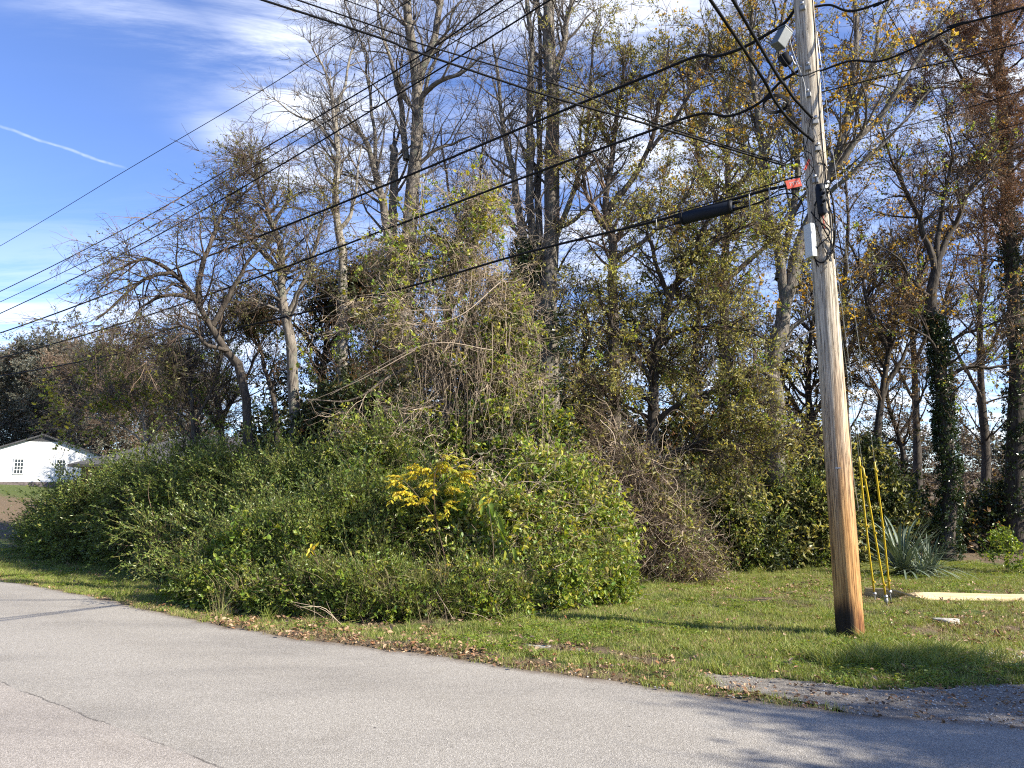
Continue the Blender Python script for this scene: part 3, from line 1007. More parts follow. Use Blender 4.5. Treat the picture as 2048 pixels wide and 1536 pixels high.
# ------------------------------------------------------------------ trees
def tree(name, label, limbs, seed, n1=40, n2=260, l1=(1.2, 3.0), l2=(.5, 1.4), ang1=(25, 60), ang2=(25, 65), up1=.05, up2=.03,
         sprays=(), bark='bark_grey', twig='twig_grey', group=None, ivy=None, t0=.25, limb_w=None, cat='tree', S=10, wob=.06,
         trunk_name='trunk', r2=.012, base=True, l1taper=.6):
    """limbs: [([(px,py,d)...], r0, r1)]; sprays: [(keys, weights, count, scale, (tropism), t0)]"""
    rng = np.random.default_rng(seed)
    K = 18
    L, Rd = [], []
    for j, (pp, r0, r1) in enumerate(limbs):
        w = np.array([P(*q) if len(q) == 3 else np.array(q[1:]) for q in pp])
        if j == 0 and base:
            w[0, 2] = float(H0(w[0, 0], w[0, 1])) - .15
        c = catmull(w, K)
        seg = np.linalg.norm(c[-1] - c[0])
        wv = rng.normal(0, 1, (K, 3)) * wob * min(1, seg / 6)
        wv[0] = 0
        wv = np.apply_along_axis(lambda s: np.convolve(s, [.25, .5, .25], 'same'), 0, wv)
        c = c + wv
        L.append(c)
        t = np.linspace(0, 1, K)
        rr = r0 * (1 - t) + r1 * t
        if j == 0: rr = rr * (1 + .45 * np.exp(-t * K / 1.2))
        Rd.append(rr)
    L = np.array(L); Rd = np.array(Rd)
    org = L[0, 0].copy(); org[2] += .15
    root = empty(name, org, label, cat, group)
    # trunk mesh with knobbly rings
    rr = Rd[:, :, None] * (1 + rng.normal(0, .07, (len(L), K, S)))
    V, q, ti = tubes(L, rr, S)
    obj(trunk_name, mesh_np(trunk_name, unlocal(V, root), q, None, [M[bark]], rng.random(len(L))[ti]), root)
    Lp, Lr = L, Rd
    lw = np.ones(len(L)) if limb_w is None else np.array(limb_w, float)
    segs = []
    # first order branches
    pos, d, r, sl, t, idx = spawn(Lp, Lr, n1, t0, 1.0, ang1, rng, lw)
    ln = rng.uniform(l1[0], l1[1], n1) * (1 - l1taper * t)
    B1 = grow(pos, d, ln, 9, .14, (0, 0, up1), rng)
    R1 = taper(np.minimum(r * .55, .05 + 0 * r), np.full(n1, .006), 9, .8)
    V, q, ti = tubes(B1, R1, 5)
    segs.append((V, q, None, rng.random(n1)[ti], 0))
    allp, allr = [(B1, R1)], None
    B2 = None
    if n2:
        pos, d, r, sl, t, _ = spawn(B1, R1, n2, .15, 1.0, ang2, rng)
        ln = rng.uniform(l2[0], l2[1], n2)
        B2 = grow(pos, d, ln, 6, .16, (0, 0, up2), rng)
        R2 = taper(np.minimum(np.maximum(r * .6, .004), r2), np.full(n2, .003), 6)
        V, q, ti = tubes(B2, R2, 3)
        segs.append((V, q, None, rng.random(n2)[ti], 0))
    V, Q, T, a, mi = joinparts(segs)
    o = obj('branches', mesh_np('branches', unlocal(V, root), Q, None, [M[twig]], a), root)
    o['kind'] = 'stuff'
    for si, (keys, w, n, scl, trop, tt) in enumerate(sprays):
        src, sr = (B2, R2) if B2 is not None else (B1, R1)
        m = int(n * .75)
        p1, d1, _, _, _, _ = spawn(src, sr, m, tt, 1.0, (5, 60), rng)
        p2, d2, _, _, _, _ = spawn(B1, R1, n - m, max(tt, .4), 1.0, (10, 60), rng)
        pp = np.concatenate([p1, p2]); dd = unit(np.concatenate([d1, d2]) + np.array(trop))
        nz = .6 * vnoise(pp[:, 0] + pp[:, 2] * .8, pp[:, 1] + pp[:, 2] * 1.1, .9, seed + si) + .4 * vnoise(pp[:, 0] - pp[:, 2], pp[:, 1] + pp[:, 2] * .6, 2.2, seed)
        ok = (pp[:, 2] > H0(pp[:, 0], pp[:, 1]) + .15) & ((nz > .42) | (rng.random(len(pp)) < .35))
        pp, dd = pp[ok], dd[ok]
        scatter('crown' if si == 0 else 'foliage', pp, dd, scl * rng.uniform(.7, 1.25, len(pp)), keys, root, rng, w)
    if ivy:
        for (li, a0, a1, n, thick) in ivy:
            t = rng.uniform(a0, a1, n) * (K - 1)
            i = np.minimum(t.astype(int), K - 2); f = (t - i)[:, None]
            c = L[li][i] * (1 - f) + L[li][i + 1] * f
            an = rng.uniform(0, 2 * math.pi, n)
            out = np.c_[np.cos(an), np.sin(an), np.zeros(n)]
            lump = .6 + .8 * vnoise(t * .7, an, 1.3, seed)
            c = c + out * (Rd[li][i] + thick * rng.uniform(0, 1, n) * lump)[:, None]
            scatter('ivy', c, unit(out + np.array([0, 0, -.15]) + rng.normal(0, .35, (n, 3))), rng.uniform(.45, .95, n), ['ivy'], root, rng)
    return root, L, Rd, B1


def bush(name, label, blobs, seed, keys, w=None, n=900, scl=1.0, up=.35, shell=(.55, 1.04), cat='shrub', group=None, stems=20,
         stem_mat='twig_brown', extra=None, lumps=9, low=.0, stem_r=.007, parent=None):
    """blobs: [(px, d, half width px, top y, depth ratio)]"""
    rng = np.random.default_rng(seed)
    cs, rs = [], []
    for (px, d, hw, ty, dr) in blobs:
        top = P(px, ty, d)
        gz = float(H0(top[0], d))
        h = top[2] - gz
        rx = hw * d / F
        cs.append((top[0], d, gz + h * .42)); rs.append((rx, rx * dr, h * .58))
    cs, rs = np.array(cs), np.array(rs)
    if lumps:
        c2, r2_ = [], []
        for c_, r_ in zip(cs, rs):
            for _ in range(lumps):
                dv_ = unit(rng.normal(0, 1, 3) + np.array([0, -.3, .55]))
                f = rng.uniform(.24, .50)
                c2.append(c_ + dv_ * r_ * rng.uniform(.72, 1.0)); r2_.append(r_ * f * rng.uniform(.7, 1.3, 3))
        cs = np.vstack([cs, c2]); rs = np.vstack([rs, r2_])
    org = np.array([cs[:, 0].mean(), cs[:, 1].mean(), 0]); org[2] = float(H0(org[0], org[1]))
    root = empty(name, org, label, cat, group) if parent is None else parent
    vol = rs[:, 0] * rs[:, 1] + rs[:, 0] * rs[:, 2] * 2
    bi = rng.choice(len(cs), n, p=vol / vol.sum())
    dv = unit(rng.normal(0, 1, (n, 3)) * np.array([1, 1, 1]))
    flip = rng.random(n) < .35
    dv[:, 1] = np.where(flip, dv[:, 1], -np.abs(dv[:, 1]))
    rad = rng.uniform(shell[0], shell[1], n) ** .7
    lump = 1 + .22 * (vnoise(np.arctan2(dv[:, 1], dv[:, 0]) * 3 + bi * 7, dv[:, 2] * 4, 1.3, seed) - .5) * 2
    pos = cs[bi] + dv * rs[bi] * (rad * lump)[:, None]
    g = H0(pos[:, 0], pos[:, 1])
    pos[:, 2] = np.where(pos[:, 2] < g + .05, g + rng.uniform(.02, .35, n), pos[:, 2])
    # clumps and hollows; keep off the pavement
    nz = .5 * vnoise(pos[:, 0] + pos[:, 2] * .8, pos[:, 1] + pos[:, 2] * 1.1, 1.5, seed) + .5 * vnoise(pos[:, 0] - pos[:, 2], pos[:, 1] + pos[:, 2] * .6, 3.6, seed + 1)
    ok = (pos[:, 1] > edge_y(pos[:, 0]) + .25) & ((nz > .43) | (rng.random(n) < .22))
    pos, dv, bi = pos[ok], dv[ok], bi[ok]
    nrm = unit(dv / rs[bi])
    dd = unit(nrm + np.array([0, 0, up]) + rng.normal(0, .4, pos.shape))
    w0 = np.ones(len(keys)) if w is None else np.asarray(w, float)
    lw = w0[None] * rng.gamma(.9, 1, (len(cs), len(keys))) + w0[None] * .12
    scatter('foliage', pos, dd, scl * rng.uniform(.5, 1.5, len(pos)), keys, root, rng, lw[bi])
    if extra:
        for (k2, w2, n2, s2, up2) in extra:
            i2 = rng.choice(len(pos), n2)
            scatter('foliage', pos[i2] + nrm[i2] * .08, unit(nrm[i2] * (1 - abs(up2) * .5) + np.array([0, 0, up2]) + rng.normal(0, .3, (n2, 3))),
                    s2 * rng.uniform(.7, 1.3, n2), k2, root, rng, w2)
    if stems:
        si = rng.choice(len(pos), stems)
        K = 8
        s0 = cs[bi[si]].copy()
        s0[:, :2] += rng.normal(0, .25, (stems, 2)) * rs[bi[si]][:, :2]
        s0[:, 2] = H0(s0[:, 0], s0[:, 1]) - .05
        e = pos[si] + nrm[si] * .1
        mid = (s0 + e) / 2 + np.array([0, 0, .35]) * rs[bi[si]][:, 2:3]
        t = np.linspace(0, 1, K)[None, :, None]
        pts = s0[:, None] * (1 - t) ** 2 + 2 * mid[:, None] * t * (1 - t) + e[:, None] * t * t
        pts += rng.normal(0, .02, pts.shape)
        V, q, ti = tubes(pts, taper(np.full(stems, stem_r), np.full(stems, .003), K), 4)
        o = obj('stems', mesh_np('stems', unlocal(V, root), q, None, [M[stem_mat]], rng.random(stems)[ti]), root)
        o['kind'] = 'stuff'
    return root


def curved(name, paths, mat, r=.006, root=None, S=4, K=14, rng=RNG):
    pts = np.array([catmull(np.array(p_), K) for p_ in paths])
    V, q, ti = tubes(pts, taper(np.full(len(pts), r), np.full(len(pts), r * .4), K), S)
    return obj(name, mesh_np(name, unlocal(V, root), q, None, [M[mat]], rng.random(len(pts))[ti]), root)


def v_line(x, y0, y1, d, n=4, wig=6, rng=RNG):
    return [(x + rng.normal(0, wig), y0 + (y1 - y0) * i / (n - 1), d) for i in range(n)]


# --- tall bare trees in the middle
tree('bare_tree', 'tall bare grey tree with a forked top and broken snags, left of the middle', [
    ([(802, 905, 21), (806, 700, 21), (815, 540, 21), (822, 400, 21), (832, 240, 21), (828, 120, 21), (815, 10, 21), (806, -230, 21)], .26, .11),
    ([(830, 170, 21), (858, 110, 21), (876, 40, 21), (884, -60, 21), (900, -220, 21)], .13, .06),
    ([(838, 225, 21), (850, 185, 20.7), (880, 162, 20.4), (925, 145, 20.2), (960, 112, 20)], .10, .03),
    ([(812, 320, 21), (806, 240, 21.2), (797, 180, 21.2), (786, 130, 21.2)], .10, .055),
    ([(800, 560, 21), (776, 450, 21), (755, 350, 21), (732, 285, 21), (695, 234, 21.2)], .15, .04),
    ([(790, 620, 21), (790, 450, 21.2), (785, 330, 21.2), (787, 290, 21.2)], .15, .10),
    ([(828, 340, 21), (870, 300, 21), (905, 288, 21), (945, 270, 20.6)], .07, .02),
    ([(750, 350, 21), (745, 230, 21), (730, 120, 21), (700, 20, 21)], .06, .02),
    ([(820, 210, 21), (790, 150, 20.6), (765, 60, 20.6), (745, -60, 20.5)], .07, .025),
    ([(836, 210, 21), (870, 120, 21.3), (905, 30, 21.3), (960, -60, 21)], .06, .02),
], 21, n1=120, n2=480, l1=(1.6, 3.8), l2=(.6, 1.7), up1=.07, up2=.05, t0=.15, limb_w=[.45, 1, 1, .3, 1, .5, 1, 1.4, 1.4, 1.4],
    sprays=[(['bare'], None, 620, 1.0, (0, 0, .25), .3)])
tree('slender_tree', 'slender pale bare tree standing between the leaning tree and the forked bare tree', [
    ([(690, 900, 20), (684, 600, 20), (680, 480, 20), (675, 390, 20), (672, 332, 20), (668, 234, 20), (656, 176, 20), (620, 98, 20)], .14, .02),
    ([(676, 470, 20), (700, 430, 20), (712, 370, 20), (722, 290, 20)], .07, .02),
    ([(667, 230, 20), (690, 170, 20), (700, 110, 20), (720, 60, 20)], .05, .015),
    ([(672, 300, 20), (640, 250, 20), (590, 230, 19.8), (545, 195, 19.6)], .05, .012),
], 22, n1=55, n2=260, l1=(1.0, 2.6), l2=(.4, 1.2), up1=.05, t0=.35, bark='bark_pale', sprays=[(['bare'], None, 300, .85, (0, 0, .2), .3)])
tree('bare_tree', 'tall thick bare tree with many upright stems, middle of the thicket, ivy round its foot', [
    ([(1100, 905, 21), (1097, 740, 21), (1096, 600, 21), (1107, 430, 21), (1106, 270, 21), (1101, 130, 21), (1096, 10, 21), (1090, -240, 21)], .30, .14),
    ([(1064, 900, 21.2), (1050, 700, 21.2), (1048, 560, 21), (1046, 470, 21), (1030, 370, 21), (1012, 290, 21), (1000, 190, 21), (985, 90, 21)], .20, .03),
    ([(1078, 620, 21), (1062, 470, 21), (1056, 330, 21), (1060, 180, 21), (1054, 40, 21), (1040, -120, 21)], .15, .05),
    ([(1086, 580, 21.3), (1076, 420, 21.3), (1080, 260, 21.3), (1085, 120, 21.3), (1072, -80, 21.3)], .12, .04),
    ([(1100, 500, 21), (1128, 430, 20.8), (1160, 350, 20.6), (1172, 260, 20.5), (1185, 160, 20.3)], .10, .03),
    ([(1108, 150, 21), (1130, 70, 21), (1140, 0, 21), (1150, -120, 21)], .10, .04),
    ([(1098, 80, 21), (1080, 30, 21), (1050, -40, 21), (1000, -100, 21)], .09, .03),
    ([(1096, 460, 21), (1150, 440, 20.4), (1190, 400, 20), (1240, 350, 19.6)], .08, .02),
    ([(1046, 480, 21), (1010, 430, 20.8), (985, 380, 20.6), (950, 300, 20.4)], .07, .02),
    ([(1040, 500, 21), (1043, 640, 21.1), (1048, 760, 21.1)], .14, .13),
], 23, n1=130, n2=520, l1=(1.4, 3.6), l2=(.6, 1.6), up1=.08, up2=.05, t0=.2, limb_w=[.5, 1, 1, 1, 1, 1.3, 1.3, 1, 1, .1],
    sprays=[(['bare'], None, 650, 1.0, (0, 0, .25), .3)], ivy=[(0, .03, .26, 500, .14), (1, .05, .42, 650, .18), (9, 0, 1, 260, .14)])
tree('bare_tree', 'thin bare tree top with dark curling twigs between the two tall bare trees', [
    ([(930, 900, 23), (940, 700, 23), (950, 500, 23), (958, 380, 23), (965, 250, 23)], .12, .02),
    ([(950, 520, 23), (910, 420, 23), (890, 330, 23), (880, 260, 23)], .06, .02),
    ([(955, 450, 23), (1000, 380, 23), (1010, 310, 23)], .05, .015),
], 24, n1=45, n2=240, l1=(1.0, 2.6), l2=(.4, 1.2), sprays=[(['bare_dark'], None, 260, .9, (0, 0, .1), .2)], bark='bark_brown', twig='twig_brown')

# --- leaning trees left
tree('leaning_tree', 'dark tree leaning left over the hedge with an arching thinly leaved crown', [
    ([(522, 900, 17), (490, 790, 17), (455, 700, 17), (422, 645, 17), (395, 600, 16.8), (350, 548, 16.5), (300, 560, 16.2), (240, 600, 16), (190, 640, 15.8)], .105, .015),
    ([(400, 605, 16.8), (398, 545, 16.8), (425, 480, 17), (450, 420, 17.2), (520, 360, 17.4)], .07, .02),
    ([(350, 548, 16.5), (300, 520, 16.4), (250, 530, 16.2), (200, 560, 16)], .05, .015),
    ([(455, 700, 17), (415, 690, 16.6), (380, 655, 16.4), (330, 660, 16), (290, 690, 15.8)], .05, .015),
    ([(425, 650, 17), (460, 590, 17), (500, 520, 17), (560, 450, 17)], .07, .02),
    ([(395, 600, 16.8), (340, 590, 16.4), (290, 610, 16.2), (260, 650, 16)], .05, .012),
], 31, n1=75, n2=380, l1=(.9, 2.3), l2=(.4, 1.1), up1=-.02, up2=-.06, t0=.3, bark='bark_dark', twig='twig_dark',
    sprays=[(['greyolive', 'bare_dark'], [1.6, .8], 520, .75, (0, 0, -.15), .2)])
tree('leafy_tree', 'upright thinly leaved tree with drooping green twigs behind the leaning tree', [
    ([(602, 900, 18.5), (585, 760, 18.5), (572, 640, 18.5), (560, 540, 18.5), (545, 450, 18.5), (520, 380, 18.5), (512, 335, 18.5)], .15, .02),
    ([(572, 640, 18.5), (610, 560, 18.5), (635, 480, 18.5), (650, 420, 18.5)], .07, .02),
    ([(560, 540, 18.5), (520, 500, 18.3), (470, 450, 18), (430, 430, 18)], .06, .015),
    ([(545, 450, 18.5), (580, 400, 18.5), (610, 380, 18.5)], .05, .015),
    ([(560, 620, 18.5), (500, 600, 18.3), (440, 560, 18)], .05, .015),
], 32, n1=100, n2=480, l1=(1.0, 2.4), l2=(.4, 1.1), up1=0, up2=-.05, t0=.3, bark='bark_grey',
    sprays=[(['greyolive', 'bare_dark', 'olive'], [1, .6, .1], 620, .85, (0, 0, -.1), .15)])
tree('leafy_tree', 'russet and dark green leafy tree filling the gap behind the leaning trunks', [
    ([(640, 905, 21), (640, 780, 21), (650, 680, 21), (655, 600, 21)], .14, .03),
    ([(645, 720, 21), (600, 660, 20.8), (560, 640, 20.6)], .07, .02),
    ([(648, 700, 21), (700, 650, 20.8), (740, 600, 20.6)], .07, .02),
    ([(560, 900, 20.5), (540, 780, 20.5), (520, 700, 20.5), (510, 660, 20.5)], .08, .02),
    ([(720, 900, 20.5), (735, 760, 20.5), (745, 650, 20.5), (750, 560, 20.5)], .08, .02),
], 33, n1=120, n2=700, l1=(1.0, 2.2), l2=(.5, 1.1), t0=.05, bark='bark_dark', twig='twig_dark',
    sprays=[(['russet', 'dark'], [1, 1], 1900, .95, (0, -.2, 0), .1), (['bare_dark'], None, 700, .8, (0, 0, .1), .3)])

# --- vine-draped dead tree in the centre
tree('vine_draped_tree', 'dead tree smothered in tan hanging vine stems and a few yellow leaves', [
    ([(905, 1000, 15.5), (895, 850, 15.3), (890, 700, 15.2), (902, 560, 15.2), (925, 450, 15.2), (935, 410, 15.2)], .14, .04),
    ([(893, 700, 15.2), (850, 630, 15), (800, 610, 14.8), (740, 620, 14.6), (690, 660, 14.5)], .05, .01),
    ([(898, 620, 15.2), (950, 560, 15.2), (985, 560, 15.1), (1000, 620, 15)], .05, .015),
    ([(893, 740, 15.2), (840, 730, 14.8), (770, 760, 14.6), (700, 800, 14.4), (610, 800, 14.2)], .04, .008),
    ([(900, 800, 15.2), (960, 740, 15.2), (1000, 740, 15.1)], .05, .015),
    ([(910, 520, 15.2), (860, 480, 15.2), (830, 500, 15)], .05, .015),
    ([(893, 800, 15.2), (850, 820, 14.8), (790, 860, 14.5)], .04, .012),
], 41, n1=90, n2=520, l1=(.6, 1.5), l2=(.4, 1.1), up1=-.05, up2=-.12, t0=.2, limb_w=[1, .35, 1, .22, 1, 1, .4], bark='bark_brown', twig='twig_tan',
    sprays=[(['tangle'], None, 620, .8, (0, -.15, -.5), .1), (['vine', 'yelgreen'], [1, .6], 620, .85, (0, -.2, -.4), .2), (['olive', 'dark'], None, 420, .75, (0, -.1, -.3), .2)], wob=.04)
tree('vine_draped_tree', 'shorter snag hung with green leafy vines just right of the tan vine mass', [
    ([(1010, 1000, 15.8), (1000, 850, 15.6), (1005, 730, 15.6), (1010, 640, 15.6)], .08, .03),
    ([(1002, 800, 15.6), (970, 740, 15.4), (950, 700, 15.2)], .04, .015),
    ([(1005, 760, 15.6), (1040, 720, 15.6), (1060, 740, 15.5)], .04, .015),
], 42, n1=40, n2=240, l1=(.5, 1.2), l2=(.4, .8), up1=-.05, up2=-.15, t0=.2, bark='bark_brown', twig='twig_tan',
    sprays=[(['vine', 'dark', 'tangle'], [1, .5, .6], 620, .8, (0, -.15, -.5), .1)])

# --- leafy trees right of the middle
tree('leafy_tree', 'tall olive-leaved tree with a crooked dark trunk beside the thick bare tree', [
    ([(1235, 1000, 20.5), (1232, 760, 20.5), (1228, 560, 20.5), (1222, 470, 20.5), (1214, 400, 20.5), (1226, 300, 20.5), (1240, 200, 20.5), (1250, 90, 20.5)], .17, .03),
    ([(1222, 470, 20.5), (1180, 400, 20.3), (1160, 300, 20.2), (1170, 180, 20)], .08, .02),
    ([(1218, 420, 20.5), (1270, 350, 20.3), (1310, 270, 20), (1330, 160, 20), (1340, 80, 20)], .09, .02),
    ([(1226, 300, 20.5), (1190, 220, 20.5), (1180, 120, 20.5), (1200, 40, 20.5)], .06, .02),
    ([(1225, 520, 20.5), (1290, 480, 20.2), (1350, 420, 20), (1400, 330, 20)], .08, .02),
    ([(1300, 300, 20), (1360, 220, 20), (1410, 130, 20), (1420, 60, 20)], .06, .02),
], 51, n1=130, n2=650, l1=(1.2, 2.6), l2=(.5, 1.3), up1=.03, t0=.3, bark='bark_brown', twig='twig_brown',
    sprays=[(['olive', 'bare_dark'], [1, .7], 1350, .82, (0, 0, -.05), .1)])
tree('leafy_tree', 'broad olive and yellow leaved tree with low arching dark limbs behind the splice case', [
    ([(1300, 1050, 17), (1300, 900, 17), (1308, 780, 17), (1315, 690, 17), (1340, 600, 17), (1375, 530, 17), (1400, 470, 17)], .15, .04),
    ([(1312, 700, 17), (1350, 665, 16.8), (1420, 655, 16.6), (1490, 660, 16.4), (1550, 690, 16.2)], .07, .015),
    ([(1308, 770, 17), (1260, 700, 16.8), (1215, 640, 16.6), (1190, 560, 16.5)], .07, .02),
    ([(1340, 600, 17), (1310, 520, 17), (1290, 450, 17), (1270, 400, 17)], .06, .02),
    ([(1375, 530, 17), (1440, 480, 17), (1500, 450, 17), (1560, 460, 17)], .07, .02),
    ([(1303, 850, 17), (1370, 800, 16.6), (1440, 780, 16.4), (1510, 800, 16.2), (1560, 830, 16)], .07, .02),
    ([(1302, 880, 17), (1240, 820, 16.6), (1190, 760, 16.4)], .06, .02),
    ([(1400, 470, 17), (1440, 400, 17), (1480, 330, 17)], .05, .02),
    ([(1303, 930, 17), (1380, 890, 16.6), (1450, 880, 16.4), (1520, 920, 16.2)], .05, .02),
], 52, n1=180, n2=950, l1=(.9, 2.2), l2=(.4, 1.1), up1=-.03, up2=-.12, t0=.2, bark='bark_dark', twig='twig_dark',
    sprays=[(['olive', 'greyolive', 'vine'], [1, .4, .14], 1900, .78, (0, -.1, -.55), .05), (['tangle_brown'], None, 420, .9, (0, 0, -.4), .1)])
D1 = tree('forked_tree', 'large grey tree behind the pole, its trunk forking into long bare limbs with orange leaves', [
    ([(1556, 1075, 19.5), (1552, 930, 19.5), (1552, 780, 19.5), (1560, 660, 19.5), (1575, 575, 19.5)], .23, .19),
    ([(1568, 600, 19.5), (1548, 480, 19.5), (1528, 350, 19.5), (1512, 200, 19.5), (1500, 50, 19.5), (1490, -120, 19.5)], .13, .04),
    ([(1575, 580, 19.5), (1606, 480, 19.5), (1650, 370, 19.5), (1690, 250, 19.5), (1716, 110, 19.5), (1712, -60, 19.5)], .17, .05),
    ([(1648, 372, 19.5), (1700, 300, 19.2), (1770, 220, 19), (1830, 130, 18.8), (1890, 30, 18.6)], .11, .03),
    ([(1640, 400, 19.5), (1700, 350, 19), (1780, 270, 18.7), (1860, 180, 18.5)], .07, .02),
    ([(1690, 250, 19.5), (1740, 150, 19.5), (1760, 50, 19.5), (1800, -60, 19.5)], .08, .03),
    ([(1556, 560, 19.5), (1585, 420, 19.7), (1590, 260, 19.7), (1560, 120, 19.7), (1580, -60, 19.7)], .10, .03),
    ([(1530, 370, 19.5), (1480, 290, 19.5), (1440, 190, 19.5), (1410, 90, 19.5)], .07, .02),
    ([(1512, 210, 19.5), (1550, 120, 19.5), (1570, 20, 19.5)], .06, .02),
    ([(1555, 760, 19.5), (1510, 740, 19.2), (1450, 760, 19), (1400, 800, 18.8)], .09, .02),
    ([(1555, 700, 19.5), (1600, 640, 19.4), (1660, 600, 19.2), (1700, 560, 19)], .08, .02),
], 53, n1=140, n2=600, l1=(1.2, 3.0), l2=(.5, 1.4), up1=.06, up2=.02, t0=.2, bark='bark_grey', twig='twig_grey',
    limb_w=[.2, 1.2, 1, 1, 1, 1, 1.2, 1.3, 1, 1, 1], sprays=[(['bare'], None, 420, 1.0, (0, 0, .2), .3), (['orange', 'olive'], [1, .6], 700, .85, (0, 0, -.1), .2)])
tree('leafy_tree', 'orange and yellow leaved tree top behind the pole and the forked tree', [
    ([(1450, 1000, 25), (1450, 700, 25), (1455, 450, 25), (1460, 250, 25), (1470, 80, 25)], .2, .03),
    ([(1455, 450, 25), (1400, 320, 25), (1370, 200, 25), (1350, 100, 25)], .1, .02),
    ([(1455, 400, 25), (1530, 300, 25), (1580, 180, 25), (1600, 60, 25)], .1, .02),
    ([(1452, 560, 25), (1540, 480, 25), (1620, 380, 25), (1660, 280, 25)], .1, .02),
    ([(1452, 560, 25), (1380, 480, 25), (1320, 400, 25)], .1, .02),
], 54, n1=100, n2=500, l1=(1.6, 3.4), l2=(.6, 1.6), up1=.04, t0=.25, bark='bark_brown', twig='twig_brown',
    sprays=[(['orange', 'olive', 'bare_dark'], [1, .7, .9], 1100, 1.0, (0, 0, 0), .1)])

# --- right-hand trees
tree('ivy_tree', 'dark crooked tree with an ivy-wrapped trunk behind the yucca, right side', [
    ([(1888, 1112, 21), (1890, 960, 21), (1890, 820, 21), (1880, 700, 21), (1866, 620, 21), (1874, 530, 21)], .20, .14),
    ([(1872, 545, 21), (1850, 470, 21), (1822, 400, 21), (1790, 330, 21), (1760, 240, 21)], .10, .02),
    ([(1874, 535, 21), (1905, 460, 21), (1935, 390, 21), (1985, 330, 21), (2040, 290, 21)], .10, .02),
    ([(1882, 700, 21), (1920, 670, 20.8), (1970, 655, 20.6), (2040, 625, 20.4)], .06, .02),
    ([(1890, 760, 21), (1930, 735, 20.8), (1990, 735, 20.6), (2060, 720, 20.4)], .06, .02),
    ([(1868, 600, 21), (1830, 570, 20.8), (1800, 520, 20.6), (1740, 480, 20.4)], .06, .015),
    ([(1884, 720, 21), (1860, 680, 20.6), (1830, 660, 20.4), (1790, 640, 20.2)], .05, .015),
    ([(1874, 530, 21), (1880, 430, 21), (1900, 320, 21), (1890, 200, 21)], .08, .02),
], 61, n1=110, n2=480, l1=(1.0, 2.6), l2=(.5, 1.3), up1=.02, t0=.25, bark='bark_dark', twig='twig_dark', limb_w=[.2, 1, 1, 1, 1, 1, 1, 1],
    sprays=[(['bare_dark', 'brown'], [1, .6], 620, .9, (0, 0, 0), .1), (['vine'], None, 130, .8, (0, 0, -.2), .2)], ivy=[(0, .02, .78, 900, .07)])
tree('cypress_tree', 'tall rust-coloured conifer with an ivy-wrapped trunk at the right edge', [
    ([(2028, 1100, 24), (2030, 900, 24), (2030, 700, 24), (2022, 500, 24), (2012, 300, 24), (1998, 100, 24), (1990, -80, 24), (1985, -320, 24)], .30, .10),
    ([(2022, 500, 24), (1990, 440, 23.5), (1950, 400, 23)], .06, .015),
    ([(2016, 380, 24), (1970, 320, 23.5), (1920, 260, 23)], .06, .015),
    ([(2012, 300, 24), (1960, 210, 23.5), (1900, 120, 23), (1870, 60, 23)], .07, .015),
    ([(2005, 200, 24), (1950, 90, 23.5), (1900, 20, 23)], .06, .015),
    ([(2020, 420, 24), (2080, 350, 23.5), (2140, 300, 23)], .07, .02),
    ([(2008, 230, 24), (2070, 150, 23.5), (2140, 80, 23)], .07, .02),
    ([(1998, 100, 24), (1950, 10, 23.5), (1900, -70, 23)], .07, .02),
    ([(1998, 100, 24), (2060, 0, 23.5), (2110, -80, 23)], .07, .02),
    ([(2026, 620, 24), (2080, 580, 23.5), (2150, 560, 23)], .06, .02),
], 62, n1=150, n2=950, l1=(1.6, 3.8), l2=(.6, 1.5), ang1=(45, 85), up1=.0, up2=-.05, t0=.4, bark='bark_dark', twig='twig_dark',
    sprays=[(['rust', 'bare_dark'], [1, .12], 4400, .9, (0, 0, -.5), .05)], ivy=[(0, .02, .5, 900, .10)])
tree('thin_tree', 'thin dark twin-stemmed tree with brown leaves between the pole and the ivy tree', [
    ([(1752, 1080, 23), (1752, 920, 23), (1764, 790, 23), (1775, 700, 23), (1800, 620, 23), (1810, 520, 23)], .13, .03),
    ([(1762, 800, 23), (1790, 740, 23), (1820, 690, 23), (1850, 640, 23)], .08, .02),
    ([(1775, 700, 23), (1740, 620, 23), (1720, 540, 23), (1690, 470, 23)], .07, .02),
    ([(1800, 630, 23), (1840, 560, 23), (1850, 480, 23)], .05, .02),
], 63, n1=75, n2=340, l1=(1.0, 2.6), l2=(.5, 1.2), t0=.35, bark='bark_dark', twig='twig_dark',
    sprays=[(['brown', 'orange', 'bare_dark'], [1, .35, 1], 560, .95, (0, 0, 0), .1)])
tree('thin_tree', 'thin dark leaning trunk low behind the yellow guy guards', [
    ([(1830, 1090, 25), (1812, 950, 25), (1798, 870, 25), (1775, 790, 25), (1762, 730, 25), (1730, 640, 25)], .11, .03),
    ([(1800, 870, 25), (1840, 800, 25), (1860, 740, 25)], .05, .02),
    ([(1775, 790, 25), (1720, 760, 25), (1680, 720, 25)], .05, .02),
], 64, n1=50, n2=360, l1=(1.0, 2.4), l2=(.5, 1.2), t0=.3, bark='bark_dark', twig='twig_dark',
    sprays=[(['brown', 'dark', 'bare_dark'], [1, .3, 1], 300, 1.0, (0, 0, 0), .1)])
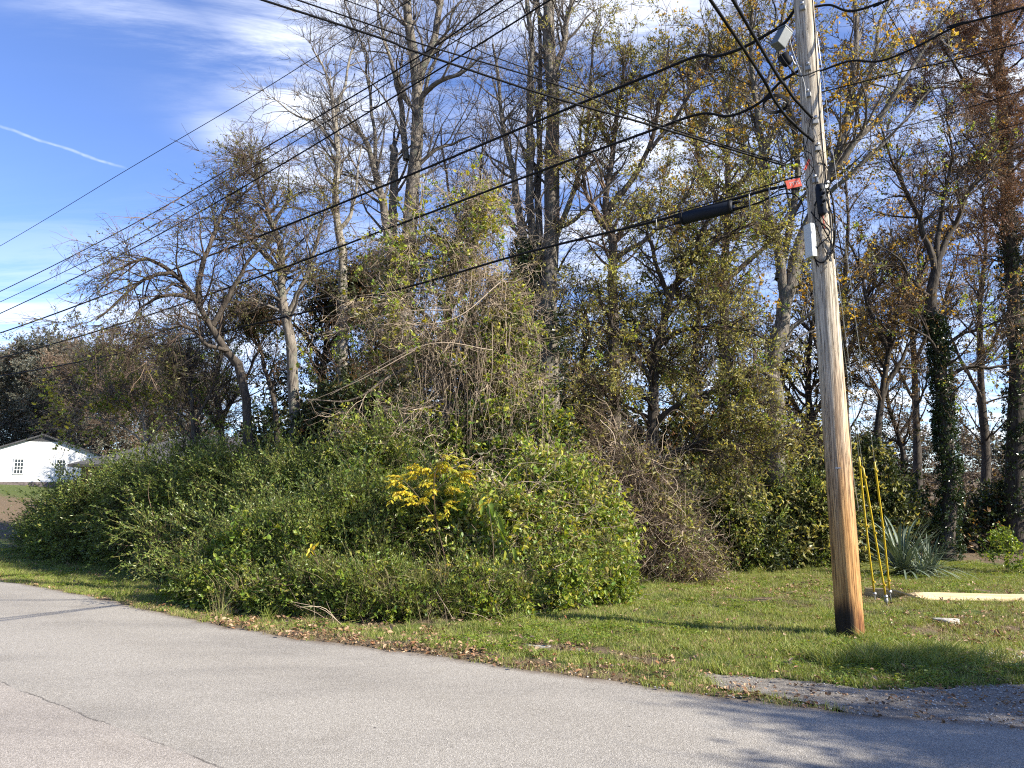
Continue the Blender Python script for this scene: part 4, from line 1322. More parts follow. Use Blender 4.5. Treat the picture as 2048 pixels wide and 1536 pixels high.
for i, (px, d, top, hue, lab) in enumerate([(1690, 31, 330, 'brown', 'brown-leaved tree far behind the pole on its right'), (1830, 34, 420, 'orange', 'orange-leaved tree far behind the ivy tree on its left'),
                                           (1965, 32, 380, 'brown', 'brown-leaved tree in the gap between the ivy tree and the rust conifer'), (2120, 30, 300, 'brown', 'brown tree just off behind the rust conifer')]):
    tree('backdrop_tree', lab, [
        ([(px, 1060, d), (px + 5, 850, d), (px - 8, 650, d), (px + 6, top + 120, d), (px, top, d)], .2, .03),
        ([(px, 800, d), (px - 60, 680, d), (px - 90, 560, d)], .08, .02),
        ([(px, 720, d), (px + 60, 600, d), (px + 90, 480, d)], .08, .02),
    ], 70 + i, n1=70, n2=300, l1=(1.8, 4.2), l2=(.8, 2.0), t0=.2, bark='bark_dark', twig='twig_dark', group='trees behind the right-hand clearing',
        sprays=[([hue, 'bare_dark'], [1, .8], 420, 1.2, (0, 0, 0), .1)])
for i, (px, d, top, keys, lab) in enumerate([(780, 26, 560, ['dark', 'bare_dark', 'russet'], 'dark leafy tree behind the tan vine mass'),
                                             (1020, 27, 640, ['dark', 'bare_dark'], 'dark low tree behind the ivy-footed trunks'),
                                             (1170, 25, 600, ['dark', 'olive', 'bare_dark'], 'dark olive tree between the thick bare tree and the olive tree'),
                                             (1390, 26, 560, ['olive', 'brown', 'bare_dark'], 'olive-brown tree deep behind the broad olive tree'),
                                             (1620, 26, 560, ['olive', 'orange', 'bare_dark'], 'yellowing tree deep behind the base of the forked tree'),
                                             (440, 27, 640, ['greyolive', 'bare_dark'], 'thin grey-green tree behind the leaning trunk')]):
    tree('backdrop_tree', lab, [
        ([(px, 1020, d), (px + 5, 850, d), (px - 8, 760, d), (px + 6, top + 60, d), (px, top, d)], .15, .03),
        ([(px, 860, d), (px - 60, 760, d), (px - 90, 680, d)], .08, .02),
        ([(px, 840, d), (px + 60, 740, d), (px + 90, 660, d)], .08, .02),
    ], 80 + i, n1=90, n2=460, l1=(1.4, 3.2), l2=(.7, 1.6), t0=.1, bark='bark_dark', twig='twig_dark', group='trees deep in the thicket',
        sprays=[(keys, None, 560, 1.15, (0, 0, 0), .05)])

# --- far trees on the left, small tree by the houses
def far_tree(px, d, top, base_hw, seed, keys, label, n=900, w=None, bark='bark_dark', group='distant trees behind the white house'):
    hw = base_hw
    tree('distant_tree', label, [
        ([(px, 930, d), (px, 860, d), (px + 3, (860 + top) / 2, d), (px, top + 15, d)], .35 * d / 80, .06),
        ([(px, 860, d), (px - hw * .5, (860 + top) / 2, d), (px - hw * .8, top + (860 - top) * .25, d)], .16 * d / 80, .05),
        ([(px, 850, d), (px + hw * .5, (850 + top) / 2, d), (px + hw * .8, top + (860 - top) * .3, d)], .16 * d / 80, .05),
    ], seed, n1=70, n2=300, l1=(.05 * d, .09 * d), l2=(.02 * d, .045 * d), t0=.2, bark=bark, twig='twig_dark', r2=.03, group=group,
        sprays=[(keys, w, n, 1.0 * d / 80 + .15, (0, 0, .1), 0)], S=6, base=True)


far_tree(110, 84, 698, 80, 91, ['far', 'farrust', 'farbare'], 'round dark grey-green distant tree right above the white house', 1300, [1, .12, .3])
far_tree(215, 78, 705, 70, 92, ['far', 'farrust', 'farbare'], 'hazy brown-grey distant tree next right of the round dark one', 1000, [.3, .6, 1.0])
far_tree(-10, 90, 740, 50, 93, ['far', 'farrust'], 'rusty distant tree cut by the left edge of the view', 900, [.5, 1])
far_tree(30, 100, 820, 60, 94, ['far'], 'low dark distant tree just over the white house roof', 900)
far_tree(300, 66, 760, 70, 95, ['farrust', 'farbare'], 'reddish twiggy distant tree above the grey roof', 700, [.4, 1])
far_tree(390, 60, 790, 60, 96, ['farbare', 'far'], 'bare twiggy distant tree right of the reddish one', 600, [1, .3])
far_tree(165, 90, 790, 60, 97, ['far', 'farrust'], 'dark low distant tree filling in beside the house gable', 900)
tree('small_tree', 'small yellow-green tree with pale forked branches in front of the grey roof', [
    ([(300, 930, 26), (290, 870, 26), (275, 830, 26), (250, 800, 26)], .07, .015),
    ([(300, 900, 26), (270, 870, 26), (230, 845, 26), (170, 835, 26), (130, 850, 26)], .04, .008),
    ([(280, 840, 26), (300, 790, 26), (315, 750, 26)], .04, .01),
    ([(210, 842, 26), (170, 800, 26), (135, 770, 26)], .025, .006),
    ([(295, 880, 26), (330, 840, 26), (345, 800, 26)], .04, .01),
    ([(260, 815, 26), (225, 780, 26), (200, 745, 26)], .03, .008),
], 98, n1=60, n2=300, l1=(.6, 1.8), l2=(.4, 1.0), t0=.2, bark='bark_pale', twig='twig_tan',
    sprays=[(['yelgreen', 'bare', 'vine', 'greyolive'], [.8, .8, .7, .5], 520, 1.1, (0, 0, .1), .2)])
tree('small_tree', 'slim green-leaved tree left of the leaning trunk over the roof', [
    ([(395, 930, 24), (385, 850, 24), (378, 780, 24), (370, 720, 24)], .09, .02),
    ([(385, 850, 24), (420, 790, 24), (440, 740, 24)], .05, .01),
    ([(380, 800, 24), (350, 760, 24), (335, 730, 24)], .04, .01),
], 99, n1=50, n2=300, l1=(.7, 1.7), l2=(.4, 1.0), t0=.15, bark='bark_grey', sprays=[(['bare', 'greyolive', 'bright'], [1, 1, .25], 520, 1.0, (0, 0, .1), .1)])

# --- tree beside the viewer whose shade falls on the road
tree('roadside_tree', 'leafy tree beside the road, just out of view to the right, shading the asphalt', [
    ([('w', 13.6, .2, 0), ('w', 13.5, .3, 3), ('w', 13.2, .6, 5.2), ('w', 13.0, .9, 7.2)], .22, .05),
    ([('w', 13.4, .4, 3.4), ('w', 12.4, .4, 5.0), ('w', 11.6, .2, 5.8)], .10, .02),
    ([('w', 13.4, .4, 4.0), ('w', 12.6, 2.2, 4.9), ('w', 11.4, 4.0, 5.2)], .09, .02),
    ([('w', 13.4, .4, 3.8), ('w', 14.8, 0, 5.4)], .09, .02),
], 101, n1=85, n2=560, l1=(.7, 1.5), l2=(.4, .9), t0=.35, bark='bark_brown', twig='twig_brown', sprays=[(['olive', 'bare_dark'], [1, .2], 2300, 1.1, (0, 0, 0), .1)])

# ------------------------------------------------------------------ shrubs and undergrowth
bush('privet_shrub', 'low end of the overgrown hedge nearest the white house', [(118, 23.5, 48, 1022, .8), (170, 22, 66, 985, .8)], 201, ['hedge', 'shoot'], [1, .15], 1900, 1.1, extra=[(['shoot'], None, 60, .8, .9)], stems=30)
bush('privet_shrub', 'dark green overgrown shrub in front of the grey roof', [(235, 20.5, 90, 968, .8), (320, 19, 90, 960, .8)], 202, ['hedge', 'dark', 'shoot'], [1, .2, .2], 2900, 1.05, extra=[(['shoot'], None, 90, .8, .9), (['yelgreen'], None, 18, .6, .2)], stems=40)
bush('privet_shrub', 'tallest upright-shooted privet left of the yellow sapling', [(400, 17.8, 100, 950, .8), (480, 16.8, 100, 930, .8), (400, 16, 90, 1030, .7)], 203, ['hedge', 'shoot', 'tangle_brown'], [1, .5, .04], 3300, 1.0, extra=[(['shoot', 'weed'], None, 160, .85, .9)], stems=40)
bush('privet_shrub', 'dense green privet directly under the leaning trunks', [(570, 15.6, 105, 920, .8), (670, 15, 100, 920, .8), (560, 14, 90, 1010, .8), (760, 14.5, 90, 900, .8)], 204, ['hedge', 'shoot', 'weed', 'bright'], [1, .5, .3, .25], 3300, .95, extra=[(['shoot', 'weed'], None, 260, .9, .9)], stems=40)
bush('honeysuckle_shrub', 'bright green honeysuckle spilling to the road edge left of the yellow sapling', [(455, 12.6, 75, 1125, .7), (530, 12.4, 80, 1085, .8), (400, 12.6, 40, 1180, .6)], 205, ['bright', 'vine', 'weed'], [1, .4, .3], 1700, .85, extra=[(['bright', 'shoot'], None, 140, 1.0, .7), (['tall_dry'], None, 50, .9, 1)], stems=30)
bush('honeysuckle_shrub', 'leafy bright shrub with yellowing leaf tips beside the honeysuckle', [(620, 12.1, 75, 1050, .8), (690, 12.2, 70, 1010, .8)], 206, ['bright', 'hedge', 'weed', 'vine'], [1, .8, .6, .3], 2000, .8, extra=[(['weed', 'shoot'], None, 170, 1.0, .9), (['tangle'], None, 30, .6, .3)], stems=30)
bush('weedy_shrub', 'dark fine-leaved weeds under the yellow sapling', [(740, 11.6, 60, 1100, .8), (790, 12, 75, 1030, .8), (860, 12.2, 80, 1020, .8), (720, 12.4, 60, 1010, .8)], 207, ['weed', 'hedge', 'bright', 'tangle_brown', 'vine'], [1, .8, .5, .12, .3], 2200, .75, extra=[(['weed', 'shoot'], None, 200, 1.1, .9), (['tall_dry'], None, 40, .9, 1)], stems=30)
bush('weedy_shrub', 'yellow-tinged mixed shrub right of the yellow sapling', [(940, 12.2, 75, 985, .8), (1010, 12.4, 80, 1000, .8), (970, 11.6, 60, 1110, .8), (1060, 11.9, 60, 1130, .8)], 208, ['vine', 'hedge', 'bright', 'tangle', 'olive'], [1, .8, .6, .12, .4], 2000, .8, extra=[(['vine', 'weed', 'shoot'], None, 170, 1.0, .7), (['yelgreen'], None, 40, .7, .2)], stems=30)
bush('vine_mound', 'round mound of glossy green and yellow vine leaves left of the brown brambles', [(1135, 13.2, 80, 955, .9), (1075, 13.4, 85, 940, .9), (1195, 13.6, 48, 1035, .9), (1160, 12.7, 60, 1085, .9), (1090, 12.4, 60, 1060, .9), (1225, 13.3, 30, 1110, .9)], 209, ['vine', 'bright', 'hedge', 'olive', 'tangle'], [1, .5, .15, .3, .06], 3300, .85, extra=[(['yelgreen'], None, 110, .7, .2), (['tangle'], None, 60, .8, .5), (['vine'], None, 160, 1.1, .4)], stems=30)
bush('vine_mound', 'tall vine-covered bank behind the glossy mound below the tan vines', [(1010, 15, 90, 800, .7), (1075, 15.2, 80, 850, .7), (930, 15, 90, 880, .7)], 210, ['vine', 'tangle', 'dark', 'hedge'], [1, .3, .6, .4], 2600, .95, extra=[(['vine'], None, 140, .9, -.3)], stems=30)
bush('roadside_weeds', 'low ragged weeds spilling onto the leaf litter at the road edge under the yellow sapling', [(560, 11.4, 60, 1165, .6), (640, 11.1, 55, 1150, .6), (715, 10.9, 50, 1165, .6), (790, 10.8, 55, 1140, .6), (860, 10.8, 50, 1150, .6), (930, 10.9, 50, 1150, .6), (1000, 11.1, 50, 1160, .6)],
     221, ['weed', 'bright', 'vine', 'hedge', 'tangle_brown'], [1, .7, .6, .5, .15], 2300, .62, up=.7, extra=[(['weed', 'tall_dry', 'tuft_long'], [1, .8, 1], 260, .8, 1.2)], stems=30)
bush('roadside_weeds', 'bright low leafy weeds at the grass end of the thicket beside the road', [(385, 12.6, 40, 1190, .6), (435, 12.2, 50, 1150, .7), (490, 11.9, 50, 1150, .6), (1120, 11.7, 60, 1140, .5), (1200, 12.2, 50, 1130, .5)], 222, ['bright', 'vine', 'weed'], [1, .7, .5], 1500, .7, up=.7, extra=[(['weed', 'tall_dry', 'tuft_long'], [1, .8, 1], 120, .7, 1.2)], stems=16)
bush('bramble_mound', 'grey-brown leafless bramble mound beside the mown grass', [(1330, 15.8, 80, 1015, .8), (1270, 16, 80, 930, .8), (1385, 16.2, 40, 1075, .8), (1210, 16.2, 70, 890, .8), (1310, 16.6, 60, 960, .8)], 211, ['tangle_brown', 'tangle', 'olive', 'hedge'], [1, .35, .14, .14], 1900, .95, up=-.1, stems=60, stem_mat='twig_tan', stem_r=.008,
     extra=[(['olive', 'vine'], None, 260, .6, .1)])
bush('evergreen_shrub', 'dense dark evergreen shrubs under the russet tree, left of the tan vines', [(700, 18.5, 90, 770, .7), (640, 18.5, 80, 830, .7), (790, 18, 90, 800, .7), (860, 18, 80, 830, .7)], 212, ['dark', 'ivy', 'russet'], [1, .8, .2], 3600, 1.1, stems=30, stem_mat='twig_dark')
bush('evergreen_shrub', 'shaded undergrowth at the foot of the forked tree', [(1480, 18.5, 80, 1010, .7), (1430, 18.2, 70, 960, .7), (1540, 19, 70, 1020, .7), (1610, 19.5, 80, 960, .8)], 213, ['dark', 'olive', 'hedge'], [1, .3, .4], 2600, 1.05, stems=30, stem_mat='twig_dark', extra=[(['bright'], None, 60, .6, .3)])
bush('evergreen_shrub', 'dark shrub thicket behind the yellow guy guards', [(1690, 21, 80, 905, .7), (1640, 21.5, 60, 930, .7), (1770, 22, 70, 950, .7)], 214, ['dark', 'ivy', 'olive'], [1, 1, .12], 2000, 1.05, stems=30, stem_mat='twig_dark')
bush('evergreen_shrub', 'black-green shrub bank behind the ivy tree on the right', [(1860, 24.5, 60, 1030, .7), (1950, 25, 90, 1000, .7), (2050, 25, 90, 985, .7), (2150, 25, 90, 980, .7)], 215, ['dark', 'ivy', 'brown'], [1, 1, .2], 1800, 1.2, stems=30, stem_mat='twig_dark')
bush('young_shrub', 'small bright fern-like shrub in the grass at the right edge', [(2020, 17.5, 42, 1085, .8)], 216, ['weed', 'bright'], [1, .5], 160, .75, up=.9, stems=12)
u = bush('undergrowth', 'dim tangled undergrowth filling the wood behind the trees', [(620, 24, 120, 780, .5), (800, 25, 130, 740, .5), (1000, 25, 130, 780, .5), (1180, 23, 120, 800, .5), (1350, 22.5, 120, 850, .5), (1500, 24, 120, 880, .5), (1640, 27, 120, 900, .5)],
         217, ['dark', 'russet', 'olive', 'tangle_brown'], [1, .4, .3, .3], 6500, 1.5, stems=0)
# far wooded hillside seen through the right-hand trunks
hb = []
rr = np.random.default_rng(5)
for i in range(26):
    px = 1080 + i * 48
    hb.append((px, 62 + rr.uniform(-6, 10), 60, 868 + rr.uniform(-45, 25), .6))
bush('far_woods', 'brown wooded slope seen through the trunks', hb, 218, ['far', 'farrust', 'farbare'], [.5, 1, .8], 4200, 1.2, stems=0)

fb = []
for i in range(12):
    fb.append((-60 + i * 48, 82 + rr.uniform(-5, 8), 50, 838 + rr.uniform(-25, 20), .6))
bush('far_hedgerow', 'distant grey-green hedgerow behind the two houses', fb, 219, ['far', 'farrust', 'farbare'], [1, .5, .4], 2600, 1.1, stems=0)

# ------------------------------------------------------------------ special plants
def yellow_sapling():
    rng = np.random.default_rng(301)
    d = 11.4
    base = G(898, 1225)
    d = base[1] - .35
    root = empty('yellow_sapling', base, 'young sapling with drooping bright yellow compound leaves in front of the dark thicket', 'sapling')
    st = [[base, P(890, 1120, d), P(872, 1040, d), P(868, 960, d), P(875, 935, d)], [P(872, 1040, d), P(830, 985, d - .1), P(805, 960, d - .15)],
          [P(868, 985, d), P(905, 950, d - .1), P(925, 945, d - .1)], [P(890, 1120, d), P(905, 1150, d - .15), P(925, 1140, d - .25)]]
    for s, r in zip(st, (.011, .006, .006, .004)):
        curved('stem', [s], 'twig_brown', r, root, 5)
    # compound leaf meshes
    def compound(mat, i):
        n = 6
        L = .32
        t = np.linspace(0, 1, 9)
        mid = np.c_[t * L, 0 * t, .05 * np.sin(t * 2.4) - .16 * t * t]
        V, q, ti = tubes(mid[None], taper(np.array([.0022]), np.array([.001]), 9), 3)
        parts = [(V, q, None, .5, 1)]
        o, dd, nn = [], [], []
        for k_ in range(n):
            f = .18 + .78 * k_ / n
            c = np.array([np.interp(f, t, mid[:, j]) for j in range(3)])
            for s in (-1, 1):
                o.append(c); dd.append([.45 + rng.normal(0, .12), s * .8, -.62 + rng.normal(0, .15)]); nn.append([rng.normal(0, .2), rng.normal(0, .2), 1])
        o.append(mid[-1]); dd.append([.9, 0, -.5]); nn.append([0, .1, 1])
        V, _, T, per = leaf_geo(np.array(o), np.array(dd), np.array(nn), rng.uniform(.10, .135, len(o)), .046, True, .18, .14)
        parts.append((V, None, T, np.repeat(rng.random(len(o)), per), 0))
        V, Q, T, a, mi = joinparts(parts)
        return mesh_np('compound_leaf', V, Q, T, [M[mat], M['twig_brown']], a, mi, smooth=False)
    vars_ = [compound('leaf_yellow', i) for i in range(5)] + [compound('leaf_yelgreen', i) for i in range(2)]
    spots = [(800, 962, 200, 6), (812, 985, 190, 5), (830, 1000, 210, 5), (840, 950, 160, 6), (862, 945, 140, 7), (880, 940, 60, 8), (905, 942, 30, 7), (920, 955, -10, 7),
             (868, 975, 190, 6), (890, 980, -10, 6), (860, 1010, 200, 4), (885, 1015, -30, 5), (872, 1045, 190, 3), (930, 1142, 0, 3), (905, 1150, 150, 2), (885, 925, 90, 4)]
    for (x, y, a0, n) in spots:
        c = P(x, y, d)
        for j in range(n):
            o = obj('leaf', vars_[rng.integers(0, 7 if (y < 975 or j % 2 == 0) else 5)], root)
            off = rng.normal(0, .045, 3)
            o.location = tuple(unlocal(c + off, root))
            o.rotation_euler = (rng.normal(0, .25), rng.uniform(-.75, .1), math.radians(a0) + rng.normal(0, .7))
            s = rng.uniform(.5, .8)
            o.scale = (s, s, s)


yellow_sapling()


def small_yellow_sprig(px, py, seed, label):
    rng = np.random.default_rng(seed)
    b = G(px + 10, 1240)
    root = empty('yellow_sprig', b, label, 'sapling', )
    c = P(px, py, b[1])
    curved('stem', [[b, (b + c) / 2 + np.array([.05, 0, .05]), c]], 'twig_brown', .005, root, 4)
    n = 14
    o = c + np.c_[rng.normal(0, .03, n), rng.normal(0, .03, n), -np.linspace(0, .16, n)]
    o[:, 0] += np.linspace(.06, -.1, n)
    for i in range(n):
        V, _, T, per = leaf_geo(o[i:i + 1], unit(rng.normal(0, .6, (1, 3)) + np.array([0, -.3, -.5])), rng.normal(0, 1, (1, 3)), .075, .035, True)
        obj('leaf', mesh_np('leaf', unlocal(V, root), None, T, [M['leaf_yellow']], np.full(per, rng.random())), root)


small_yellow_sprig(625, 1085, 5, 'small sprig of orange-yellow leaves at the left of the bright shrubs')
small_yellow_sprig(975, 990, 6, 'single stem with pale yellow leaves above the mixed shrub')


def yucca():
    rng = np.random.default_rng(303)
    c = G(1812, 1152)
    root = empty('yucca', c, 'spiky grey-green yucca clump behind the guy anchors', 'yucca')
    meshes = []
    for i in range(6):
        L = rng.uniform(.85, 1.15)
        t = np.linspace(0, 1, 8)
        bend = rng.uniform(.0, .35) if i < 4 else .7
        mid = np.c_[t * 0, bend * t ** 2.2 * L * .6, t * L * (1 - bend * .25 * t)]
        w = .017 * np.minimum(1, 6 * (1.02 - t)) * (1 - .35 * t)
        l = mid + np.c_[-w, 0 * w, 0 * w] + np.c_[0 * w, -.25 * w, 0 * w]
        r = mid + np.c_[w, 0 * w, 0 * w] + np.c_[0 * w, -.25 * w, 0 * w]
        V = np.stack([l, mid, r], 1).reshape(-1, 3)
        q = []
        for a in range(7):
            q += [(a * 3, a * 3 + 1, a * 3 + 4, a * 3 + 3), (a * 3 + 1, a * 3 + 2, a * 3 + 5, a * 3 + 4)]
        meshes.append(mesh_np('blade', V, np.array(q), None, [M['yucca']], np.full(len(q), rng.random())))
    heads = [(-.05, 0, 0, 1.42, 160), (.50, -.1, 0, .95, 80), (.1, -.40, 0, .80, 55)]
    for (hx, hy, hz, s, n) in heads:
        for j in range(n):
            o = obj('blade', meshes[rng.integers(0, 6)], root)
            f = (j + .5) / n
            tilt = math.radians(4 + 92 * f ** .8) + rng.normal(0, .08)
            o.location = (hx + rng.normal(0, .04), hy + rng.normal(0, .04), hz + .02 + .12 * (1 - f))
            rz = j * 2.39996 + rng.normal(0, .2)
            o.rotation_euler = (-tilt, 0, rz)
            k_ = s * rng.uniform(.75, 1.05)
            o.scale = (k_, k_, k_)


yucca()


def big_leaf_plant():
    rng = np.random.default_rng(304)
    b = G(1000, 1225)
    d = b[1] - .2
    root = empty('drooping_plant', b, 'plant with big wilted green leaves hanging right of the yellow sapling', 'plant')
    curved('stem', [[b, P(1000, 1120, d), P(985, 1030, d), P(968, 985, d)]], 'twig_green', .008, root, 5)
    spots = [(968, 985, .30), (980, 1000, .34), (990, 1020, .36), (975, 1010, .26), (1000, 1060, .20), (1025, 1095, .22), (960, 1000, .22), (1010, 1100, .18)]
    for i, (x, y, L) in enumerate(spots):
        c = P(x, y, d - .1 - .03 * i)
        V, _, T, per = leaf_geo(c[None], np.array([[rng.normal(.15, .2), rng.normal(-.1, .1), -1]]), np.array([[rng.normal(0, .5), -1, .2]]), L, L * .32, True, .35, .1)
        obj('leaf', mesh_np('leaf', unlocal(V, root), None, T, [M['leaf_bright']], np.full(per, rng.random() * .6)), root)


big_leaf_plant()


def red_sprout():
    rng = np.random.default_rng(305)
    b = G(442, 1190) + np.array([0, .2, 0])
    root = empty('red_tipped_plant', b, 'small plant with red leaf tips poking out of the hedge on the left', 'plant')
    c = P(442, 1095, b[1])
    curved('stem', [[b, (b + c) / 2, c]], 'twig_green', .005, root, 4)
    n = 16
    m = leaf_mat('leaf_red', [(.4, .05, .02), (.3, .08, .03), (.10, .15, .02)])
    for i in range(n):
        V, _, T, per = leaf_geo(c[None] + rng.normal(0, .07, (1, 3)), rng.normal(0, 1, (1, 3)), rng.normal(0, 1, (1, 3)), .09, .018, True)
        obj('leaf', mesh_np('leaf', unlocal(V, root), None, T, [m], np.full(per, rng.random())), root)


red_sprout()

# long arching canes
rc = np.random.default_rng(306)
canes = []
for (a, b, c, d) in [((1000, 565), (900, 640), (740, 650), 14.2), ((985, 700), (850, 690), (660, 790), 14), ((830, 700), (720, 760), (615, 805), 13.8), ((1010, 600), (1000, 560), (880, 590), 14.2),
                     ((900, 620), (800, 625), (655, 670), 14.1), ((980, 590), (1060, 555), (1000, 640), 14.5), ((1310, 860), (1350, 820), (1390, 850), 15), ((1200, 840), (1230, 880), (1215, 980), 15.2)]:
    canes.append([P(*a, d), P(*b, d - .2), P(*c, d - .1)])
o = curved('arching_cane', canes, 'twig_tan', .011)
tag(o, 'long pale leafless canes arching out of the vine mass', None, kind='stuff')
hang = []
for k_ in range(190):
    x0_ = rc.normal(925, 62); d_ = rc.uniform(14.3, 15.6)
    y0_ = rc.uniform(440, 760) if abs(x0_ - 925) < 80 else rc.uniform(600, 800)
    ln_ = rc.uniform(80, 260)
    sx_ = rc.normal(0, 18)
    hang.append([P(x0_, y0_, d_), P(x0_ + sx_ + rc.normal(0, 8), y0_ + ln_ * .4, d_ - .1), P(x0_ + sx_ * 1.5 + rc.normal(0, 14), y0_ + ln_ * .8, d_), P(x0_ + sx_ + rc.normal(0, 20), y0_ + ln_, d_ - .1)])
o = curved('hanging_vine', hang, 'twig_tan', .0065, S=3)
tag(o, 'tan vine stems hanging like curtains from the dead tree', None, kind='stuff')
dead = []
for k_ in range(34):
    g = G(rc.uniform(560, 1010), rc.uniform(1215, 1262))
    a = rc.uniform(-1, 1)
    L = rc.uniform(.3, .9)
    dead.append([g + np.array([0, .25, .02]), g + np.array([a * L * .4, .1, rc.uniform(.08, .3)]), g + np.array([a * L, -.05, rc.uniform(.12, .5)])])
o = curved('dead_stalks', dead, 'twig_tan', .005, K=8)
tag(o, 'dry tan stalks fallen at the foot of the shrubs along the road', None, kind='stuff')

# ------------------------------------------------------------------ ground cover
def ground_scatter(name, n, keys, w, scl, accept, label, seed, dirs=.12, region=None, z=.0, cat='grass'):
    rng = np.random.default_rng(seed)
    x0, x1, y0, y1 = region
    # denser near the camera
    x = rng.uniform(x0, x1, n); y = y0 + (y1 - y0) * rng.random(n) ** 1.25
    ok = ~paved(x, y) & (np.abs(x) < y * .72 + 1.2)
    pr = accept(x, y)
    ok &= rng.random(n) < pr
    x, y = x[ok], y[ok]
    e = y - edge_n(x)
    bump = ((vnoise(x, y, 2.0, 1) - .5) * .07 + (vnoise(x, y, 6, 2) - .5) * .03 + (vnoise(x, y, 18, 5) - .5) * .014) * sstep(0, .5, e)
    pos = np.c_[x, y, H0(x, y) + bump + .004 + z]
    d = unit(np.c_[rng.normal(0, dirs, (len(x), 2)), np.ones(len(x))])
    o = scatter(name, pos, d, scl * rng.uniform(.6, 1.3, len(x)), keys, None, rng, w)
    tag(o, label, None, kind='stuff')
    return o


def beyond(x, y):
    return sstep(1.2, -.6, y - hedge_line(x))


REG = (-19, 12, 4.8, 24)
ground_scatter('grass', 130000, ['turf', 'turf_dry'], [1, .22], 1.0, lambda x, y: np.clip(1.05 - bareness(x, y) * 1.25 + (vnoise(x, y, 1.6, 8) - .55) * 1.1, 0.05, 1) * beyond(x, y), 'short green lawn grass between the road and the thicket', 401, region=REG)
ground_scatter('dry_grass', 60000, ['turf_dry', 'turf'], [1, .4], .95, lambda x, y: np.clip(.18 + bareness(x, y) * .9, 0, .8) * np.clip(vnoise(x, y, 2.3, 9) * 2.2 - .7, 0, 1) * sstep(2.4, 0, y - hedge_line(x)), 'dry straw-coloured grass on the worn verge', 402, region=REG)
ground_scatter('clover', 30000, ['clover'], None, 1.0, lambda x, y: np.clip(vnoise(x, y, .9, 10) * 2.4 - 1.0, 0, .9) * (1 - np.clip(bareness(x, y), 0, 1)) * beyond(x, y), 'patches of bright green clover in the lawn', 403, region=REG)
ground_scatter('long_grass', 5200, ['tuft_long'], None, .8, lambda x, y: np.clip(vnoise(x, y, 1.1, 14) * 3.4 - 2.25, 0.015, 1) * beyond(x, y) * (1 - .8 * np.clip(bareness(x, y), 0, 1)), 'taller tufts of grass scattered over the lawn', 404, dirs=.2, region=REG)
ground_scatter('tall_grass', 5000, ['tall_dry', 'tuft_long'], [1, 1.2], 1.0, lambda x, y: sstep(.7, .1, np.abs(y - hedge_line(x) + .05)) * .5 * sstep(-7.5, -4, x) * sstep(5, 3, x), 'uncut dry and green grass along the foot of the shrubs', 405, dirs=.3, region=REG)


def litter_p(x, y):
    e = y - edge_y(x)
    p = 1.1 * np.exp(-(np.clip(e - .15, 0, 9) / .6) ** 1.2) * sstep(-7, -3, x) * (.4 + .9 * vnoise(x, y, 2.1, 31))
    p = np.maximum(p, .10 * np.exp(-(e / .5) ** 2))
    p = np.maximum(p, .55 * np.exp(-(((x - DIRT[0]) / 1.3) ** 2 + ((y - DIRT[1]) / 1.1) ** 2)))
    p = np.maximum(p, .35 * np.exp(-(((x - DIRT[0]) / 2.3) ** 2 + ((y - DIRT[1] - 4.5) / 2) ** 2)))
    p = np.maximum(p, .8 * sstep(.55, 0, np.abs(y - hedge_line(x) + .2)) * sstep(-6, -4.5, x) * sstep(1.0, -.5, x))
    p = np.maximum(p, .35 * sstep(.9, 0, np.abs(y - hedge_line(x) + .9)) * sstep(-5.5, -8, x))
    p = np.maximum(p, .35 * np.exp(-(seg_dist(x, y, KU) / .3) ** 2))
    p = p * (.4 + 1.2 * sstep(.35, .7, vnoise(x, y, 3.1, 35))) * (1 - .55 * sstep(.4, 1.6, x) * sstep(1.6, .8, e))
    return np.maximum(p, .02 + .06 * sstep(.45, .8, vnoise(x, y, 1.3, 33)))


ground_scatter('fallen_leaves', 90000, ['litter'], None, .72, litter_p, 'brown fallen leaves along the verge and over the worn ground', 406, dirs=.35, region=REG, z=.006)
ground_scatter('gravel', 60000, ['pebble'], None, .024, lambda x, y: .95 * np.exp(-(((x - GRAV[0]) / .75) ** 2 + ((y - GRAV[1]) / .42) ** 2)) + .25 * np.exp(-(seg_dist(x, y, dl[3:]) / .12) ** 2) + .10 * sstep(.3, 0, y - edge_y(x)) * sstep(0, .3, x + 1),
               'white limestone gravel beside the driveway', 407, region=(-3, 9, 4.5, 10))


def on_drive():
    rng = np.random.default_rng(408)
    n = 20000
    x = rng.uniform(1, 9, n); y = rng.uniform(3.5, 8.5, n)
    inn = in_poly(x, y, DRIVE)
    x, y = x[inn], y[inn]
    pos = np.c_[x, y, H0(x, y) + .001]
    k_ = rng.random(len(x)) < sstep(2.2, 5, x) * .9 + .15
    pos = pos[k_]
    o = scatter('loose_stones', pos, np.tile([0, 0, 1.0], (len(pos), 1)) + rng.normal(0, .2, (len(pos), 3)), rng.uniform(.006, .022, len(pos)), ['pebble'], None, rng)
    tag(o, 'loose stones on the broken driveway', kind='stuff')
    m = 150
    xx = rng.uniform(1.5, 8, m * 6); yy = rng.uniform(4, 8, m * 6)
    inn = in_poly(xx, yy, DRIVE)
    pos = np.c_[xx[inn], yy[inn], H0(xx[inn], yy[inn]) + .005]
    o = scatter('stray_leaves', pos, np.tile([0, 0, 1.0], (len(pos), 1)) + rng.normal(0, .3, (len(pos), 3)), rng.uniform(.35, .7, len(pos)), ['litter'], None, rng)
    tag(o, 'a few stray dead leaves on the driveway', kind='stuff')


on_drive()

# ------------------------------------------------------------------ utility pole and its fittings
PB = G(1702, 1276)
PT = P(1607, 0, PB[1])
AX = PT - PB
AXU = AX / AX[2]                       # per metre of height
POLE_H = 11.6


